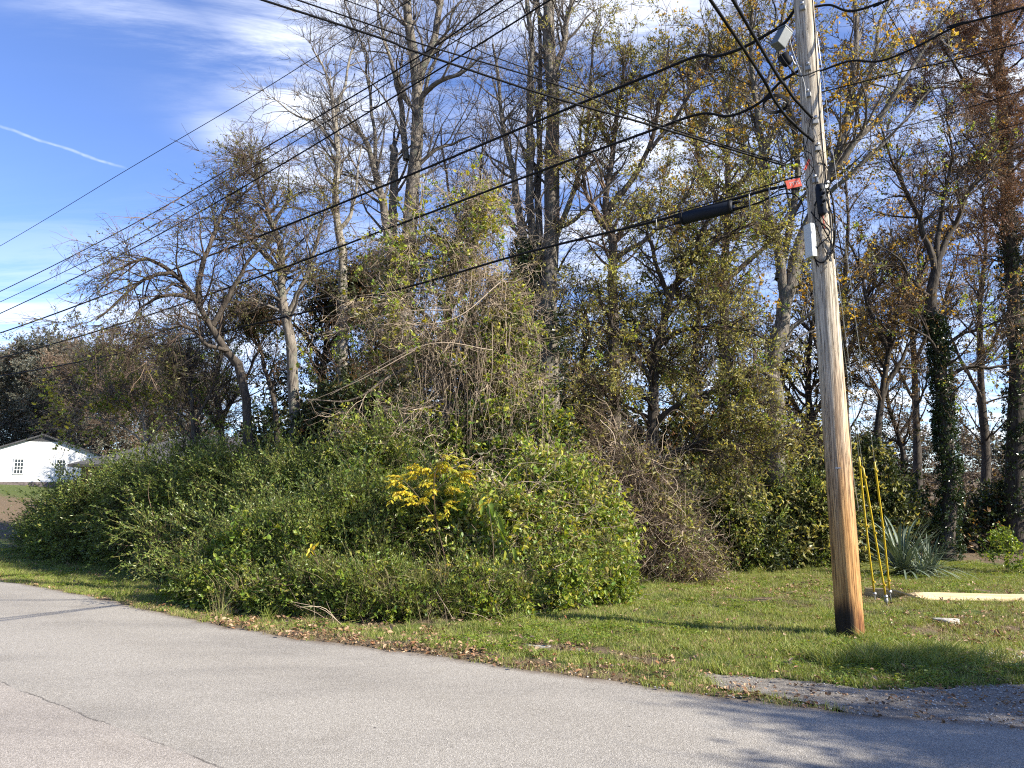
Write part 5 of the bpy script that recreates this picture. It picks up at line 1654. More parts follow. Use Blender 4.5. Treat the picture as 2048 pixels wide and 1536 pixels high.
def pole_pt(z, r=0.0, ang=0.0):
    """point on the pole at height z; ang 0 = towards the viewer, + = to the right"""
    c = PB + AXU * z
    return c + np.array([math.sin(ang), -math.cos(ang), 0]) * r


def pole_r(z):
    return .158 - (.158 - .125) * z / 8.0


def z_at(py):
    """height on the pole seen at photo row py"""
    lo, hi = 0., 14.
    for _ in range(40):
        m = (lo + hi) / 2
        p = PB + AXU * m
        dep = p[1] * math.cos(PITCH) + (p[2] - CAMZ) * math.sin(PITCH)
        vy = -p[1] * math.sin(PITCH) + (p[2] - CAMZ) * math.cos(PITCH)
        if 768 - F * vy / dep > py: lo = m
        else: hi = m
    return lo


def pole_material():
    m, k, b, out = new_mat('pole_wood')
    tc = k.new('ShaderNodeTexCoord').outputs['Object']
    sp = k.new('ShaderNodeSeparateXYZ'); k.l.new(tc, sp.inputs[0])
    g1 = k.noise(k.scale_vec(tc, (26, 26, .9)), 2.0, 7, .7, .3)
    g2 = k.noise(k.scale_vec(tc, (9, 9, .45)), 1.4, 4, .6, .6)
    fresh = k.mix(k.mapr(g1, .35, .65), (.20, .088, .03), (.60, .34, .13))
    old = k.mix(k.mapr(g1, .35, .65), (.24, .20, .15), (.62, .55, .44))
    hgt = k.mapr(k.math('ADD', sp.outputs[2], k.math('MULTIPLY', g2, 2.4)), 2.0, 5.2)
    c = k.mix(hgt, fresh, old)
    # red-brown and tarry foot
    foot = k.mapr(k.math('ADD', sp.outputs[2], k.math('MULTIPLY', g2, .9)), 1.0, .45)
    c = k.mix(foot, c, k.mix(k.mapr(g1, .4, .6), (.13, .05, .022), (.36, .16, .065)))
    tar = k.math('MULTIPLY', k.mapr(k.math('ADD', sp.outputs[2], k.math('MULTIPLY', g2, .25)), .66, .36), k.mapr(k.math('ADD', sp.outputs[0], k.math('MULTIPLY', g2, .10)), .09, .0))
    c = k.mix(tar, c, (.025, .018, .014))
    # long drying checks
    cr = k.noise(k.scale_vec(tc, (16, 16, .32)), 2.3, 5, .55, .2)
    crk = k.mapr(k.math('ABSOLUTE', k.math('SUBTRACT', cr, .5)), .004, .024, 1, 0)
    crk = k.math('MULTIPLY', crk, k.mapr(k.noise(k.scale_vec(tc, (3, 3, .7)), 1.5, 3), .36, .52))
    c = k.mix(k.math('MULTIPLY', crk, .85), c, (.035, .022, .014))
    st = k.mapr(k.noise(k.scale_vec(tc, (7, 7, .6)), 2.5, 4), .62, .75)
    c = k.mix(k.math('MULTIPLY', st, .5), c, (.12, .06, .03))
    k.l.new(c, b.inputs['Base Color'])
    b.inputs['Roughness'].default_value = .85
    b.inputs['Specular IOR Level'].default_value = .2
    bp = k.new('ShaderNodeBump'); bp.inputs['Strength'].default_value = .7; bp.inputs['Distance'].default_value = .012
    k.l.new(k.math('SUBTRACT', g1, crk), bp.inputs['Height']); k.l.new(bp.outputs[0], b.inputs['Normal'])
    return m


M['pole'] = pole_material()


def box_mesh(name, size, mat, bev=.006, seg=2):
    bm = bmesh.new()
    bmesh.ops.create_cube(bm, size=1)
    for v in bm.verts:
        v.co.x *= size[0]; v.co.y *= size[1]; v.co.z *= size[2]
    if bev: bmesh.ops.bevel(bm, geom=list(bm.edges), offset=bev, segments=seg, profile=.6, affect='EDGES')
    me = bpy.data.meshes.new(name); bm.to_mesh(me); bm.free()
    me.materials.append(M[mat])
    for p in me.polygons: p.use_smooth = False
    return me


def tube_obj(name, pts, r, mat, parent=None, S=6, K=None, r1=None):
    p = catmull(np.array(pts), K or max(8, len(pts) * 6))
    rr = taper(np.array([r]), np.array([r if r1 is None else r1]), len(p))
    V, q, _ = tubes(p[None], rr, S)
    n = len(V)
    # caps
    T = [(0, i + 1, i) for i in range(1, S - 1)] + [(n - S, n - S + i, n - S + i + 1) for i in range(1, S - 1)]
    return obj(name, mesh_np(name, unlocal(V, parent), q, np.array(T), [M[mat]]), parent)


def lathe(name, prof, mat, S=20, axis='Z'):
    a = np.arange(S) * 2 * math.pi / S
    V = []
    for (r, h) in prof:
        for t in a: V.append((r * math.cos(t), r * math.sin(t), h))
    q = []
    for i in range(len(prof) - 1):
        for j in range(S):
            q.append((i * S + j, i * S + (j + 1) % S, (i + 1) * S + (j + 1) % S, (i + 1) * S + j))
    return mesh_np(name, np.array(V), np.array(q), None, [M[mat]])


def build_pole():
    root = empty('utility_pole', PB, 'weathered wooden utility pole, orange-brown at its foot, standing in the verge', 'utility pole')
    K, S = 70, 36
    rng = np.random.default_rng(7)
    zs = np.linspace(-.3, POLE_H, K)
    a = np.arange(S) * 2 * math.pi / S
    V = []
    ph = rng.random(40) * 6
    for z in zs:
        c = AXU * z
        r = pole_r(z) * (1 + .012 * np.sin(3 * a + z * .7) + .010 * np.sin(7 * a + 1.3 * z + ph[3]) + .006 * np.sin(17 * a + ph[5] + .4 * z))
        V.append(np.c_[c[0] + r * np.cos(a), c[1] + r * np.sin(a), np.full(S, c[2])])
    V = np.concatenate(V)
    q = [(i * S + j, i * S + (j + 1) % S, (i + 1) * S + (j + 1) % S, (i + 1) * S + j) for i in range(K - 1) for j in range(S)]
    T = [((K - 1) * S, (K - 1) * S + j, (K - 1) * S + j + 1) for j in range(1, S - 1)]
    obj('shaft', mesh_np('shaft', V, np.array(q), np.array(T), [M['pole']]), root)

    def at(z, r, ang): return tuple(unlocal(pole_pt(z, r, ang), root))
    tilt_y = math.atan2(AXU[0], 1)
    # crossarm out of view above
    o = obj('crossarm', box_mesh('crossarm', (2.4, .1, .12), 'pole'), root, at(10.9, .18, 0)); o.rotation_euler = (0, 0, math.radians(38))
    # white box
    z = z_at(487)
    o = obj('white_cabinet', box_mesh('white_cabinet', (.075, .13, .43), 'white_box', .008), root, at(z, .205, math.radians(-62)))
    o.rotation_euler = (0, tilt_y, math.radians(20))
    o = obj('cabinet_bracket', box_mesh('cabinet_bracket', (.06, .05, .3), 'galv', .004), root, at(z, .15, math.radians(-62)))
    # black terminal with ports
    z = z_at(408)
    o = obj('terminal_closure', lathe('terminal_closure', [(.0, -.21), (.035, -.21), (.05, -.19), (.055, -.05), (.062, .0), (.06, .15), (.045, .19), (0, .20)], 'closure_plastic', 16), root, at(z, .17, math.radians(-12)))
    o.rotation_euler = (0, tilt_y, 0)
    for i in range(5):
        kz = z + .10 - i * .05
        o = obj('port', lathe('port', [(0, -.02), (.014, -.02), (.017, .01), (.012, .025), (0, .025)], 'black_rubber', 10), root, at(kz, .235, math.radians(-14 + (i % 2) * 8)))
        o.rotation_euler = (math.radians(75), 0, 0)
    # orange bits
    o = obj('orange_strip', box_mesh('orange_strip', (.013, .006, .17), 'orange_tag', .002), root, at(z_at(452), pole_r(5) + .012, math.radians(-6))); o.rotation_euler = (0, tilt_y - .06, 0)
    o = obj('orange_ribbon', box_mesh('orange_ribbon', (.03, .006, .16), 'orange_tag', .002), root, at(z_at(335), .17, math.radians(-60))); o.rotation_euler = (0, .45, 0)
    # metal tag, through bolts
    o = obj('metal_tag', box_mesh('metal_tag', (.062, .006, .014), 'steel', .002), root, at(z_at(937), pole_r(1.8) + .003, math.radians(-25))); o.rotation_euler = (0, 0, math.radians(-25))
    for py, an in ((20, -30), (140, -25), (192, -35), (247, -10), (300, -8), (362, -30), (375, 20)):
        z = z_at(py)
        o = obj('bolt', lathe('bolt', [(0, 0), (.014, 0), (.014, .05), (.022, .05), (.022, .065), (0, .066)], 'steel', 8), root, at(z, pole_r(z) - .01, math.radians(an)))
        o.rotation_euler = (math.radians(90), 0, math.radians(an))
        o = obj('bracket', box_mesh('bracket', (.07, .05, .06), 'galv', .006), root, at(z - .05, pole_r(z) + .012, math.radians(an)))
        o.rotation_euler = (0, tilt_y, math.radians(an))
    # splinter of ground-wire moulding
    pts = [pole_pt(z_at(y), pole_r(z_at(y)) + .012, math.radians(an)) for y, an in ((830, 72), (880, 76), (950, 80))] + [pole_pt(z_at(1022), pole_r(1.2) + .05, math.radians(86))]
    tube_obj('wire_moulding', pts, .011, 'bark_pale', root, 4, 16, .004)
    # ground wire
    pts = [pole_pt(z, pole_r(z) + .006, math.radians(28 + 8 * math.sin(z * 1.7))) for z in np.linspace(5.0, 9.5, 14)]
    tube_obj('ground_wire', pts, .005, 'black_rubber', root, 5)
    # black loops of slack drop cable on the face of the pole
    rng = np.random.default_rng(9)
    for i, (y0, y1, a0, amp) in enumerate([(300, 530, -20, 30), (350, 525, 5, 25), (240, 420, -40, 18), (365, 515, 30, 14), (280, 380, -50, 22), (430, 540, -30, 30), (330, 470, 15, 35)]):
        zz = np.linspace(z_at(y0), z_at(y1), 9)
        pts = [pole_pt(z, pole_r(z) + .012 + .012 * (i % 3) + rng.uniform(0, .02), math.radians(a0 + amp * math.sin(j * .9 + i) + rng.normal(0, 4))) for j, z in enumerate(zz)]
        tube_obj('drop_cable', pts, .0085 if i % 2 else .006, 'black_rubber', root, 5)
    zz = z_at(382)
    pts = [pole_pt(z_at(385), .17, math.radians(20)), pole_pt(z_at(400), .175, math.radians(42)), pole_pt(z_at(450), .18, math.radians(52)), pole_pt(z_at(500), .175, math.radians(30)), pole_pt(z_at(528), .17, math.radians(-10)), pole_pt(z_at(530), .18, math.radians(-40)), pole_pt(z_at(505), .2, math.radians(-70))]
    tube_obj('drop_cable', pts, .011, 'black_rubber', root, 6)
    # dry creeper stems on the pole
    cre = []
    for i in range(26):
        z0 = rng.uniform(z_at(560), z_at(240)); a0 = rng.uniform(-60, 60)
        cre.append([pole_pt(z0 + j * rng.uniform(-.12, .14), pole_r(z0) + .01 + rng.uniform(0, .08) * (j % 2), math.radians(a0 + j * rng.uniform(-30, 30))) for j in range(4)])
    o = curved('dry_creeper', cre, 'twig_dark', .0035, root, 3, 9, rng); o['kind'] = 'stuff'
    # angled terminal box high on the left on its arm
    c = P(1563, 78, PB[1] - .12)
    o = obj('terminal_box', box_mesh('terminal_box', (.15, .15, .24), 'grey_box', .01), root, tuple(unlocal(c, root))); o.rotation_euler = (.25, math.radians(24), .5)
    o2 = obj('box_lid', box_mesh('box_lid', (.155, .155, .02), 'grey_box', .006), root, tuple(unlocal(c + np.array([.055, 0, .125]), root))); o2.rotation_euler = (.25, math.radians(24), .5)
    c2 = P(1556, 97, PB[1] - .12)
    o = obj('box_neck', lathe('box_neck', [(0, -.09), (.05, -.09), (.065, -.06), (.07, .06), (0, .06)], 'black_rubber', 14), root, tuple(unlocal(P(1570, 118, PB[1] - .1), root))); o.rotation_euler = (0, math.radians(-30), 0)
    tube_obj('support_arm', [P(1582, 112, PB[1] - .1), P(1590, 128, PB[1] - .05), pole_pt(z_at(140), .1, math.radians(-60))], .012, 'steel', root, 6)
    for i, q in enumerate([[(1575, 55), (1582, 90), (1592, 120), (1608, 165), (1612, 200)], [(1560, 108), (1575, 130), (1600, 152), (1640, 140)], [(1548, 55), (1552, 20), (1540, -10)]]):
        tube_obj('lead_wire', [P(x, y, PB[1] - .16) for x, y in q], .005 if i == 0 else .009, 'galv' if i == 0 else 'black_rubber', root, 5)
    return root


build_pole()


def orange_marker():
    c = P(1587, 367, PB[1] - .2)
    root = empty('cable_marker', c, 'small orange marker plate with pale lettering on the cable at the pole', 'marker')
    ang = math.radians(-13)
    o = obj('plate', box_mesh('plate', (.19, .006, .11), 'orange_tag', .002), root)
    o.rotation_euler = (0, ang, 0)
    fc = bpy.data.curves.new('lettering', 'FONT')
    fc.body = 'FTTS'; fc.size = .062; fc.align_x = 'CENTER'; fc.align_y = 'CENTER'; fc.extrude = .0006
    fc.materials.append(M['tag_text'])
    tmp = bpy.data.objects.new('lettering_curve', fc)
    me = bpy.data.meshes.new_from_object(tmp)
    bpy.data.objects.remove(tmp)
    t = obj('lettering', me, root)
    t.location = (.012, -.0045, .0)
    t.rotation_euler = (math.radians(90), ang, 0)
    t.rotation_euler = (Matrix.Rotation(ang, 3, 'Y') @ Matrix.Rotation(math.radians(90), 3, 'X')).to_euler()
    for s in (-.07, .07):
        tube_obj('clip', [c + np.array([s, 0, .055 + s * .23]), c + np.array([s, .01, .09 + s * .23])], .006, 'black_rubber', root, 5)


orange_marker()

WD = np.array([-.79, .61, 0]); WD /= np.linalg.norm(WD)


def on_wire_plane(px, py, off=0.0, wd=WD, o=PB):
    """point seen at the pixel on the vertical plane through the pole along the line of the wires"""
    n = np.array([wd[1], -wd[0], 0])
    r = P(px, py, 1.0) - np.array([0, 0, CAMZ])
    s = (n @ (o + n * off)) / (n @ r)
    return r * s + np.array([0, 0, CAMZ])


def wire(name, label, pts, r, mat='black_rubber', cat='cable', group=None, ext=None, K=40):
    pts = [np.asarray(p_, float) for p_ in pts]
    if ext: pts = pts + [pts[-1] + (pts[-1] - pts[-2]) / np.linalg.norm(pts[-1] - pts[-2]) * ext + np.array([0, 0, ext * .02])]
    o = tube_obj(name, pts, r, mat, None, 6, K)
    return tag(o, label, cat, group)


def Wp(off, *q): return [on_wire_plane(x, y, off) for x, y in q]


GW = 'power lines running left from the pole'
wire('power_line', 'thin wire highest of all the lines, crossing the open sky at the left', Wp(0, (1250, -250), (700, 72), (500, 195), (250, 342), (0, 492)), .009, group=GW, ext=16)
wire('power_line', 'upper of the close pair of power lines left of the forked bare tree', Wp(.5, (1330, -205), (1005, 0), (830, 118), (500, 313), (250, 457), (0, 583)), .015, group=GW, ext=16)
wire('power_line', 'lower of the close pair of power lines left of the forked bare tree', Wp(0, (1380, -210), (1045, 0), (830, 132), (500, 338), (250, 482), (0, 604)), .011, group=GW, ext=16)
wire('power_line', 'third power line down, passing just under the close pair', Wp(-.5, (1430, -205), (1100, 0), (830, 168), (500, 366), (250, 505), (0, 627)), .015, group=GW, ext=16)
GT = 'telephone and cable lines running left from the pole'
wire('telephone_cable', 'upper thick black cable with a drip dip beside the pole top', Wp(0, (1597, 8), (1570, 45), (1535, 68), (1480, 98), (1430, 113), (1395, 112), (1300, 150), (1100, 232), (800, 358), (500, 480), (250, 575), (0, 666)), .021, group=GT, ext=16, K=90)
wire('telephone_cable', 'middle thick black cable waving below the coil before it reaches the pole', Wp(0, (1600, 140), (1560, 165), (1520, 205), (1460, 232), (1400, 228), (1300, 262), (1100, 335), (800, 448), (500, 560), (250, 645), (0, 716)), .019, group=GT, ext=16, K=90)
wire('telephone_cable', 'lowest black cable carrying the splice case', Wp(0, (1600, 368), (1540, 378), (1470, 398), (1360, 428), (1300, 445), (1050, 506), (800, 578), (500, 650), (250, 705), (0, 752)), .019, group=GT, ext=16, K=60)
wire('telephone_cable', 'short doubled strand under the splice case', Wp(-.02, (1600, 378), (1560, 380), (1520, 405), (1480, 415), (1360, 445), (1320, 458), (1300, 456), (1295, 449)), .009, group=GT, K=60)
wire('telephone_cable', 'strand looping from the splice case to the white cabinet', Wp(-.04, (1480, 418), (1530, 400), (1565, 388), (1590, 390), (1606, 412), (1604, 440), (1602, 450)), .008, group=GT, K=50)
wire('telephone_cable', 'support strand just above the splice case', Wp(.02, (1602, 352), (1570, 360), (1480, 388), (1350, 425), (1250, 455)), .008, group=GT, K=30)


def splice_case():
    a, b = on_wire_plane(1363, 438, -.06), on_wire_plane(1466, 413, -.06)
    c = (a + b) / 2
    L = np.linalg.norm(b - a)
    root = empty('splice_case', c, 'long dark blue-black splice case strapped along the lowest cable', 'splice case')
    dr = Vector(b - a).normalized()
    qt = dr.to_track_quat('Z', 'Y')

    def put(o, off):
        o.rotation_mode = 'QUATERNION'; o.rotation_quaternion = qt
        o.location = tuple(unlocal(c + np.array(dr) * off, root))
    h = L / 2
    put(obj('case_body', lathe('case_body', [(0, -h), (.080, -h), (.092, -h + .014), (.092, h - .014), (.080, h), (0, h)], 'closure_plastic', 8), root), 0)
    for off in (-h + .03, h - .03):
        put(obj('case_band', lathe('case_band', [(.093, -.014), (.098, -.014), (.098, .014), (.093, .014)], 'black_rubber', 8), root), off)
    for s in (-1, 1):
        for up in (-.045, .045):
            o = obj('cable_gland', lathe('cable_gland', [(0, -.05), (.022, -.05), (.024, 0), (.012, .07), (0, .07)], 'black_rubber', 10), root)
            o.rotation_mode = 'QUATERNION'; o.rotation_quaternion = qt if s > 0 else qt @ Matrix.Rotation(math.pi, 3, 'X').to_quaternion()
            o.location = tuple(unlocal(c + np.array(dr) * s * (h + .04) + np.array([0, 0, up]), root))
    # hangers between case and pole
    for px, py, hh in ((1498, 392, 30), (1538, 380, 26), (1556, 374, 22), (1312, 442, 16)):
        p0 = on_wire_plane(px, py - 4, -.05); p1 = on_wire_plane(px + 2, py + hh, -.05)
        tube_obj('hanger', [p0, p1], .008, 'galv', root, 5, 4)


splice_case()


def coil():
    c = P(1551, 208, PB[1] - .35)
    root = empty('cable_coil', c, 'flat black hoop of spare cable hanging left of the pole', 'cable coil')
    for i in range(5):
        t = np.linspace(0, 2 * math.pi, 33)
        r = .145 + .004 * (i % 3)
        pts = np.c_[r * np.cos(t), .09 * np.sin(t) * 1.2, -.055 * np.sin(t) - .01 * np.cos(t) + .009 * (i - 2)]
        V, q, _ = tubes(pts[None], np.full((1, 33), .0065), 6)
        obj('loop', mesh_np('loop', V, q, None, [M['black_rubber']]), root)
    tube_obj('hook', [c + np.array([0, 0, .0]), c + np.array([.1, .0, .03]), c + np.array([.14, 0, 0])], .006, 'galv', root, 5)


coil()
# thick drops from over the viewer
TD = np.array([-.54, -.84, 0])
for i, (z, dx, lab) in enumerate([(z_at(292), 0, 'left of the two thick black cables coming down to the pole from above'), (z_at(245), .0, 'right of the two thick black cables coming down to the pole from above')]):
    p0 = pole_pt(z, .15, math.radians(-25))
    q1 = P(1552 if i == 0 else 1573, 205 if i == 0 else 175, PB[1] - .75)
    q2 = P(1421 if i == 0 else 1466, 0, PB[1] - 2.6)
    far = q2 + (q2 - q1) / np.linalg.norm(q2 - q1) * 26
    far[2] = q2[2] + .4
    pts = [p0, (p0 + q1) / 2 + np.array([0, 0, -.04 + .02 * i]), q1, q2, q2 + (far - q2) * .5 + np.array([0, 0, -.6]), far]
    wire('drop_line', lab, pts, .019, group='thick cables crossing over the road', K=70)
# descending cables from the upper left
for i, (q, r, lab) in enumerate([([(1572, 332), (1300, 250), (1100, 193), (830, 103), (525, 0)], .013, 'lower of the cables sloping down from the upper left to the pole'),
                                 ([(1572, 328), (1300, 243), (1100, 165), (830, 84), (595, 0)], .009, 'second cable sloping down from the upper left to the pole'),
                                 ([(1574, 320), (1300, 225), (1000, 118), (690, 0)], .006, 'thin wire highest of those sloping down from the upper left')]):
    n = len(q)
    pts = [P(x, y, PB[1] - .1 - (1572 - x) / 1050 * 1.4) for x, y in q]
    d = pts[-1] - pts[-2]; d /= np.linalg.norm(d)
    pts.append(pts[-1] + d * 12 + np.array([0, 0, -.3]))
    wire('service_cable', lab, pts, r, group='cables sloping in from the upper left', K=60)
# right-hand runs
wire('service_cable', 'black cable sagging away right of the pole top', Wp(0, (1596, 5), (1620, 14), (1660, 10), (1700, 22), (1760, 5), (1900, -60)), .015, group='lines leaving the pole on the right', ext=8, K=50)
wire('service_cable', 'black cable rising to the right below the pole top', Wp(0, (1600, 150), (1640, 142), (1700, 122), (1760, 122), (1830, 95), (1930, 45), (2048, 15)), .013, group='lines leaving the pole on the right', ext=8, K=60)
wire('service_cable', 'thin straight wire leaving the pole to the right above the forked limbs', Wp(0, (1612, 192), (1700, 170), (1850, 132), (2048, 85)), .0075, group='lines leaving the pole on the right', ext=8)
wire('service_cable', 'thin wire nearly level to the right at mid height', Wp(0, (1650, 300), (1800, 255), (2048, 180)), .005, group='lines leaving the pole on the right', ext=8)
wire('service_cable', 'lowest thin wire leaving the pole to the right', Wp(0, (1655, 345), (1800, 315), (2048, 245)), .0045, group='lines leaving the pole on the right', ext=8)
for i, lab in enumerate(('thicker of the two thin wires crossing diagonally at the upper right', 'thinner of the two thin wires crossing diagonally at the upper right')):
    o_ = i * 22
    q = [(1700 + o_, -110), (1761 + o_, 0), (1824 + o_, 109), (1880 + o_ * .8, 215), (1940 + o_ * .6, 340), (2010 + o_ * .4, 470), (2080, 590)]
    pts = [P(x, y, 9.0 + j * 1.1) for j, (x, y) in enumerate(q)]
    wire('service_cable', lab, pts, .007 - i * .002, group='thin diagonal wires at the upper right', K=40)


def guys():
    data = [((1751, 1205), (1748, 1176), (1718, 914), 330, 'left yellow guy guard, tallest of the three'), ((1774, 1212), (1768, 1192), (1726, 936), 300, 'middle yellow guy guard, its top leaning against the left one'),
            ((1782, 1202), (1780, 1178), (1749, 924), 60, 'right yellow guy guard standing apart from the other two')]
    for i, (g, b, t, py, lab) in enumerate(data):
        base = G(*g)
        root = empty('guy_wire', base, lab + ', on its steel stay', 'guy wire', 'guy wires with yellow guards')
        top = pole_pt(z_at(py), .16, math.radians(150 - 25 * i))
        ax = (top - base); Lh = np.linalg.norm(ax); ax = ax / Lh
        # place guard from the row of its foot and head
        ys = base + ax * .18
        p0 = base + ax * .2
        p1 = P(t[0], t[1], (base + ax * 2.35)[1])
        tube_obj('anchor_rod', [base - ax * .1, base + ax * .16], .009, 'galv', root, 6, 5)
        e = base + ax * .17
        o = obj('thimble', lathe('thimble', [(.0, -.03), (.026, -.025), (.03, 0), (.026, .025), (0, .03)], 'steel', 10), root, tuple(unlocal(e, root))); o.rotation_euler = (math.radians(90), .4, 0)
        tube_obj('strand', [p0, p1, (p1 + top) / 2 + (p1 - p0) * .02, top], .0045, 'steel', root, 5, 20)
        o = tube_obj('yellow_guard', [p0, (p0 + p1) / 2 + np.array([.012 * (i - 1), 0, 0]), p1], .015, 'yellow_guard', root, 10, 12)
        for f in (.08, .5, .93):
            c = p0 * (1 - f) + p1 * f
            o = obj('clip', box_mesh('clip', (.02, .05, .03), 'yellow_guard', .004), root, tuple(unlocal(c + np.array([.014, -.012, 0]), root)))
        if i == 1:
            o = obj('preform_grip', lathe('preform_grip', [(0, -.05), (.02, -.04), (.032, 0), (.022, .045), (0, .05)], 'galv', 10), root, tuple(unlocal(base + ax * .10, root)))


guys()

rf = np.random.default_rng(77)
na = 60
aa = rf.uniform(0, 6.283, na); rd = .17 + np.abs(rf.normal(0, .10, na))
pos = np.c_[PB[0] + rd * np.cos(aa), PB[1] + rd * np.sin(aa), np.full(na, float(PB[2]))]
o = scatter('pole_foot_grass', pos, np.tile([0, 0, 1.0], (na, 1)) + rf.normal(0, .25, (na, 3)), rf.uniform(.3, .8, na), ['tuft_long', 'turf'], None, rf)
tag(o, 'uncut grass round the foot of the pole', kind='stuff')
pq = G(1810, 1322)
na = 130
pos = np.c_[pq[0] + rf.normal(0, .45, na), pq[1] + rf.normal(0, .18, na), np.zeros(na)]
pos[:, 2] = H0(pos[:, 0], pos[:, 1])
o = scatter('coarse_grass', pos, np.tile([0, 0, 1.0], (na, 1)) + rf.normal(0, .2, (na, 3)), rf.uniform(.5, 1.0, na), ['tuft_long'], None, rf)
tag(o, 'coarse tussocks between the pole and the driveway', kind='stuff')

# ------------------------------------------------------------------ board and stone in the grass
def board():
    a, m1, b = G(1730, 1193), G(1835, 1203), G(2048, 1203)
    dirv = unit(b - m1)
    c = G(2260, 1206)
    pts = np.array([a, (a + m1) / 2, m1, m1 + (b - m1) * .25, m1 + (b - m1) * .6, b, c])
    pts[:, 2] = H0(pts[:, 0], pts[:, 1])
    p = catmull(pts, 40)
    m, k, bs, out = new_mat('board_wood')
    tc = k.new('ShaderNodeTexCoord').outputs['Object']
    g = k.noise(k.scale_vec(tc, (1.2, 12, 30)), 2.0, 6, .65)
    col = k.mix(k.mapr(g, .3, .7), (.36, .26, .13), (.58, .46, .27))
    k.l.new(col, bs.inputs['Base Color']); bs.inputs['Roughness'].default_value = .8
    bp = k.new('ShaderNodeBump'); bp.inputs['Strength'].default_value = .4; bp.inputs['Distance'].default_value = .01
    k.l.new(g, bp.inputs['Height']); k.l.new(bp.outputs[0], bs.inputs['Normal'])
    M['board'] = m
    V = []
    for i, c_ in enumerate(p):
        t = i / 39
        # warped: the left end stands on edge leaning back, the rest lies tilted to the sun
        tw = math.radians(-62 + 100 * float(sstep(.12, .40, t)))
        w, th = .085, .014
        u = np.array([0, math.cos(tw), math.sin(tw)]); n = np.array([0, -math.sin(tw), math.cos(tw)])
        cc = c_ + np.array([0, 0, .06 + .02 * math.sin(t * 5)])
        if t < .35: cc[2] += .01
        for s, h in ((-1, -1), (1, -1), (1, 1), (-1, 1)):
            V.append(cc + u * w * s + n * th * h)
    V = np.array(V)
    q = [(i * 4 + j, i * 4 + (j + 1) % 4, i * 4 + 4 + (j + 1) % 4, i * 4 + 4 + j) for i in range(39) for j in range(4)]
    q += [(3, 2, 1, 0), (156, 157, 158, 159)]
    root = empty('wooden_board', p[0], 'long warped tan board lying in the grass behind the guy anchors', 'board')
    obj('board_plank', mesh_np('board_plank', unlocal(V, root), np.array(q), None, [M['board']], smooth=False), root)
    c_ = G(1845, 1180)
    return root


board()


def rocks():
    rng = np.random.default_rng(12)
    for (px, py, sx, sy, sz, lab, sd) in [(1895, 1246, .20, .10, .05, 'flat pale stone lying in the worn grass right of the pole', 3), (1575, 1333, .06, .05, .035, 'small dark clod at the edge of the driveway', 5)]:
        bm = bmesh.new()
        bmesh.ops.create_icosphere(bm, subdivisions=3, radius=1)
        r = np.random.default_rng(sd)
        pl = unit(r.normal(0, 1, (9, 3)))
        for v in bm.verts:
            co = np.array(v.co)
            for n_ in pl:
                dd = co @ n_
                if dd > .72: co = co - n_ * (dd - .72)
            co = co * (1 + r.normal(0, .025))
            v.co = (co[0] * sx, co[1] * sy, co[2] * sz)
        me = bpy.data.meshes.new('stone'); bm.to_mesh(me); bm.free()
        me.materials.append(M['stone'] if sd == 3 else M['bark_dark'])
        g = G(px, py)
        o = obj('stone' if sd == 3 else 'earth_clod', me, None, (g[0], g[1], g[2] + sz * .5))
        o.rotation_euler = (0, .04, -.2)
        tag(o, lab, 'stone' if sd == 3 else 'clod')


rocks()

# ------------------------------------------------------------------ houses
def siding_mat():
    m, k, b, out = new_mat('white_siding')
    tc = k.new('ShaderNodeTexCoord').outputs['Object']
    sp = k.new('ShaderNodeSeparateXYZ'); k.l.new(tc, sp.inputs[0])
    w = k.math('FRACT', k.math('MULTIPLY', sp.outputs[2], 1 / .2))
    n = k.noise(tc, 1.3, 4)
    c = k.mix(k.mapr(n, .3, .7), (.60, .61, .62), (.68, .68, .68))
    k.l.new(c, b.inputs['Base Color']); b.inputs['Roughness'].default_value = .55
    bp = k.new('ShaderNodeBump'); bp.inputs['Strength'].default_value = .8; bp.inputs['Distance'].default_value = .02
    k.l.new(w, bp.inputs['Height']); k.l.new(bp.outputs[0], b.inputs['Normal'])
    return m


def shingle_mat(name, a, c_):
    m, k, b, out = new_mat(name)
    tc = k.new('ShaderNodeTexCoord').outputs['Object']
    br = k.new('ShaderNodeTexBrick')
    br.inputs['Scale'].default_value = 1.0
    k.l.new(k.scale_vec(tc, (1, 1, 1)), br.inputs['Vector'])
    br.inputs['Color1'].default_value = (*a, 1); br.inputs['Color2'].default_value = (*c_, 1)
    br.inputs['Mortar'].default_value = (*[x * .5 for x in a], 1)
    br.inputs['Brick Width'].default_value = .33; br.inputs['Row Height'].default_value = .14; br.inputs['Mortar Size'].default_value = .012
    n = k.noise(tc, 1.5, 4)
    c = k.mix(k.math('MULTIPLY', k.mapr(n, .4, .7), .5), br.outputs[0], c_)
    k.l.new(c, b.inputs['Base Color']); b.inputs['Roughness'].default_value = .9
    return m


M['siding'] = siding_mat()
M['shingle_dark'] = shingle_mat('shingle_dark', (.035, .035, .04), (.06, .06, .065))
M['shingle_grey'] = shingle_mat('shingle_grey', (.045, .045, .045), (.085, .08, .078))
M['trim_dark'] = simple('trim_dark', (.03, .03, .032), .6)
M['trim_white'] = simple('trim_white', (.75, .75, .74), .5)
M['foundation'] = simple('foundation', (.11, .09, .085), .9, 0, .3, 6)
M['brick_wall'] = simple('brick_wall', (.16, .08, .055), .9, 0, .3, 9)
m_, k_, b_, o_ = new_mat('window_glass')
b_.inputs['Base Color'].default_value = (.02, .025, .03, 1); b_.inputs['Roughness'].default_value = .08
M['glass'] = m_


def poly_obj(name, verts, faces, mat, parent):
    me = bpy.data.meshes.new(name)
    me.from_pydata([tuple(v) for v in verts], [], faces)
    me.materials.append(M[mat]); me.update()
    return obj(name, me, parent)


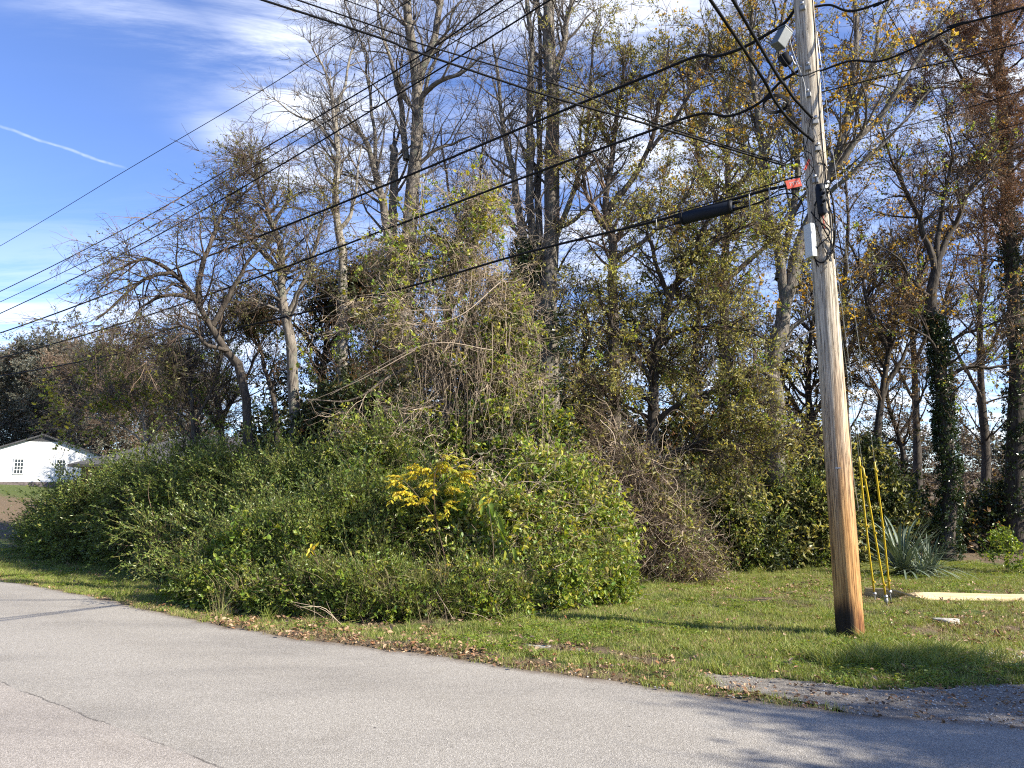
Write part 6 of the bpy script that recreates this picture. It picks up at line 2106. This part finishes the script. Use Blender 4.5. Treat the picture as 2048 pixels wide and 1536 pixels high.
def white_house():
    d = 64.0
    ap = P(88, 868, d)
    gb = P(88, 972, d)
    gz = float(H0(ap[0], d))
    base_z = gb[2]
    root = bpy.data.objects.new('white_house', None); link(root)
    root.location = (ap[0], d, base_z)
    yaw = math.radians(27)
    root.rotation_euler = (0, 0, yaw)
    tag(root, 'white sided gable house with a dark roof behind the hedge on the left', 'house')
    h = ap[2] - base_z
    hw = 4.6; eh = h - 1.75
    Ld = 14.0
    # local: gable wall at y=0 facing -y, ridge runs +y
    W = [(-hw, 0, .3), (hw, 0, .3), (hw, 0, eh), (0, 0, h - .12), (-hw, 0, eh), (-hw, Ld, .3), (hw, Ld, .3), (hw, Ld, eh), (0, Ld, h - .12), (-hw, Ld, eh)]
    poly_obj('wall', W, [(0, 1, 2, 3, 4), (6, 5, 9, 8, 7), (1, 6, 7, 2), (5, 0, 4, 9)], 'siding', root)
    fo = [(-hw - .03, -.03, -1.5), (hw + .03, -.03, -1.5), (hw + .03, Ld, -1.5), (-hw - .03, Ld, -1.5), (-hw - .03, -.03, .33), (hw + .03, -.03, .33), (hw + .03, Ld, .33), (-hw - .03, Ld, .33)]
    poly_obj('foundation', fo, [(0, 1, 5, 4), (1, 2, 6, 5), (2, 3, 7, 6), (3, 0, 4, 7)], 'foundation', root)
    ov = .3
    sl = (h - eh) / hw
    for s in (-1, 1):
        R_ = [(0, -ov, h), (s * (hw + ov), -ov, h - sl * (hw + ov)), (s * (hw + ov), Ld + ov, h - sl * (hw + ov)), (0, Ld + ov, h)]
        V = [(x, y, z) for x, y, z in R_] + [(x, y, z - .12) for x, y, z in R_]
        F_ = [(0, 1, 2, 3), (4, 7, 6, 5), (0, 4, 5, 1), (1, 5, 6, 2), (2, 6, 7, 3)]
        poly_obj('roof', V, F_, 'shingle_dark', root)
    # dark gable vent
    vz = h - .62
    vw = (h - .17 - vz) / sl
    poly_obj('gable_vent', [(-vw, -.04, vz), (vw, -.04, vz), (0, -.04, h - .17), (-vw, .02, vz), (vw, .02, vz), (0, .02, h - .17)], [(0, 1, 2), (0, 3, 4, 1), (1, 4, 5, 2), (2, 5, 3, 0)], 'trim_dark', root)
    for wx in (-1.55, 1.42):
        wz = eh - .95
        ww, wh = .62, 1.16
        fr = obj('window', box_mesh('window', (ww + .16, .10, wh + .16), 'trim_white', .01), root, (wx, -.03, wz))
        for sy, dy in ((1, 0), (-1, .0)):
            for cx in range(3):
                for cz in range(2):
                    x = -ww / 2 + ww * (cx + .5) / 3; z = sy * wh / 4 + (-1 if cz == 0 else 1) * wh / 8
                    pn = obj('pane', box_mesh('pane', (ww / 3 - .045, .02, wh / 4 - .045), 'glass', 0), fr, (x, -.055, z))


white_house()


def grey_house():
    root = bpy.data.objects.new('ranch_house', None); link(root)
    d = 40
    e0 = P(135, 928, d)      # left eave corner
    top = P(330, 872, d + 4)
    gz = float(H0(e0[0] + 4, d))
    root.location = (e0[0], d, gz)
    yaw = math.radians(8)
    root.rotation_euler = (0, 0, yaw)
    tag(root, 'low house with a weathered grey hip roof showing over the hedge', 'house')
    ez = e0[2] - gz
    rz = top[2] - gz
    L, Wd = 12.5, 8.0
    x0, x1 = 0, L
    poly_obj('wall', [(.5, .5, -1), (L - .5, .5, -1), (L - .5, Wd - .5, -1), (.5, Wd - .5, -1), (.5, .5, ez), (L - .5, .5, ez), (L - .5, Wd - .5, ez), (.5, Wd - .5, ez)],
             [(0, 1, 5, 4), (1, 2, 6, 5), (2, 3, 7, 6), (3, 0, 4, 7)], 'brick_wall', root)
    a, b = (Wd / 2 + .6, Wd / 2, rz), (L - Wd / 2 - .1, Wd / 2, rz)
    c = [(0, 0, ez), (L, 0, ez), (L, Wd, ez), (0, Wd, ez)]
    cb = [(x, y, z - .14) for x, y, z in c]
    poly_obj('roof', c + [a, b] + cb, [(0, 1, 5, 4), (1, 2, 5), (2, 3, 4, 5), (3, 0, 4), (0, 6, 7, 1), (1, 7, 8, 2), (3, 9, 6, 0), (6, 9, 8, 7)], 'shingle_grey', root)
    for wx in (2.2, 5.0, 8.5):
        fr = obj('window', box_mesh('window', (1.1, .08, 1.0), 'trim_white', .01), root, (wx, .47, ez - .9))
        for s in (-1, 1):
            obj('pane', box_mesh('pane', (.46, .02, .86), 'glass', 0), fr, (s * .26, -.04, 0))


grey_house()
print('objects', len(sc.objects))
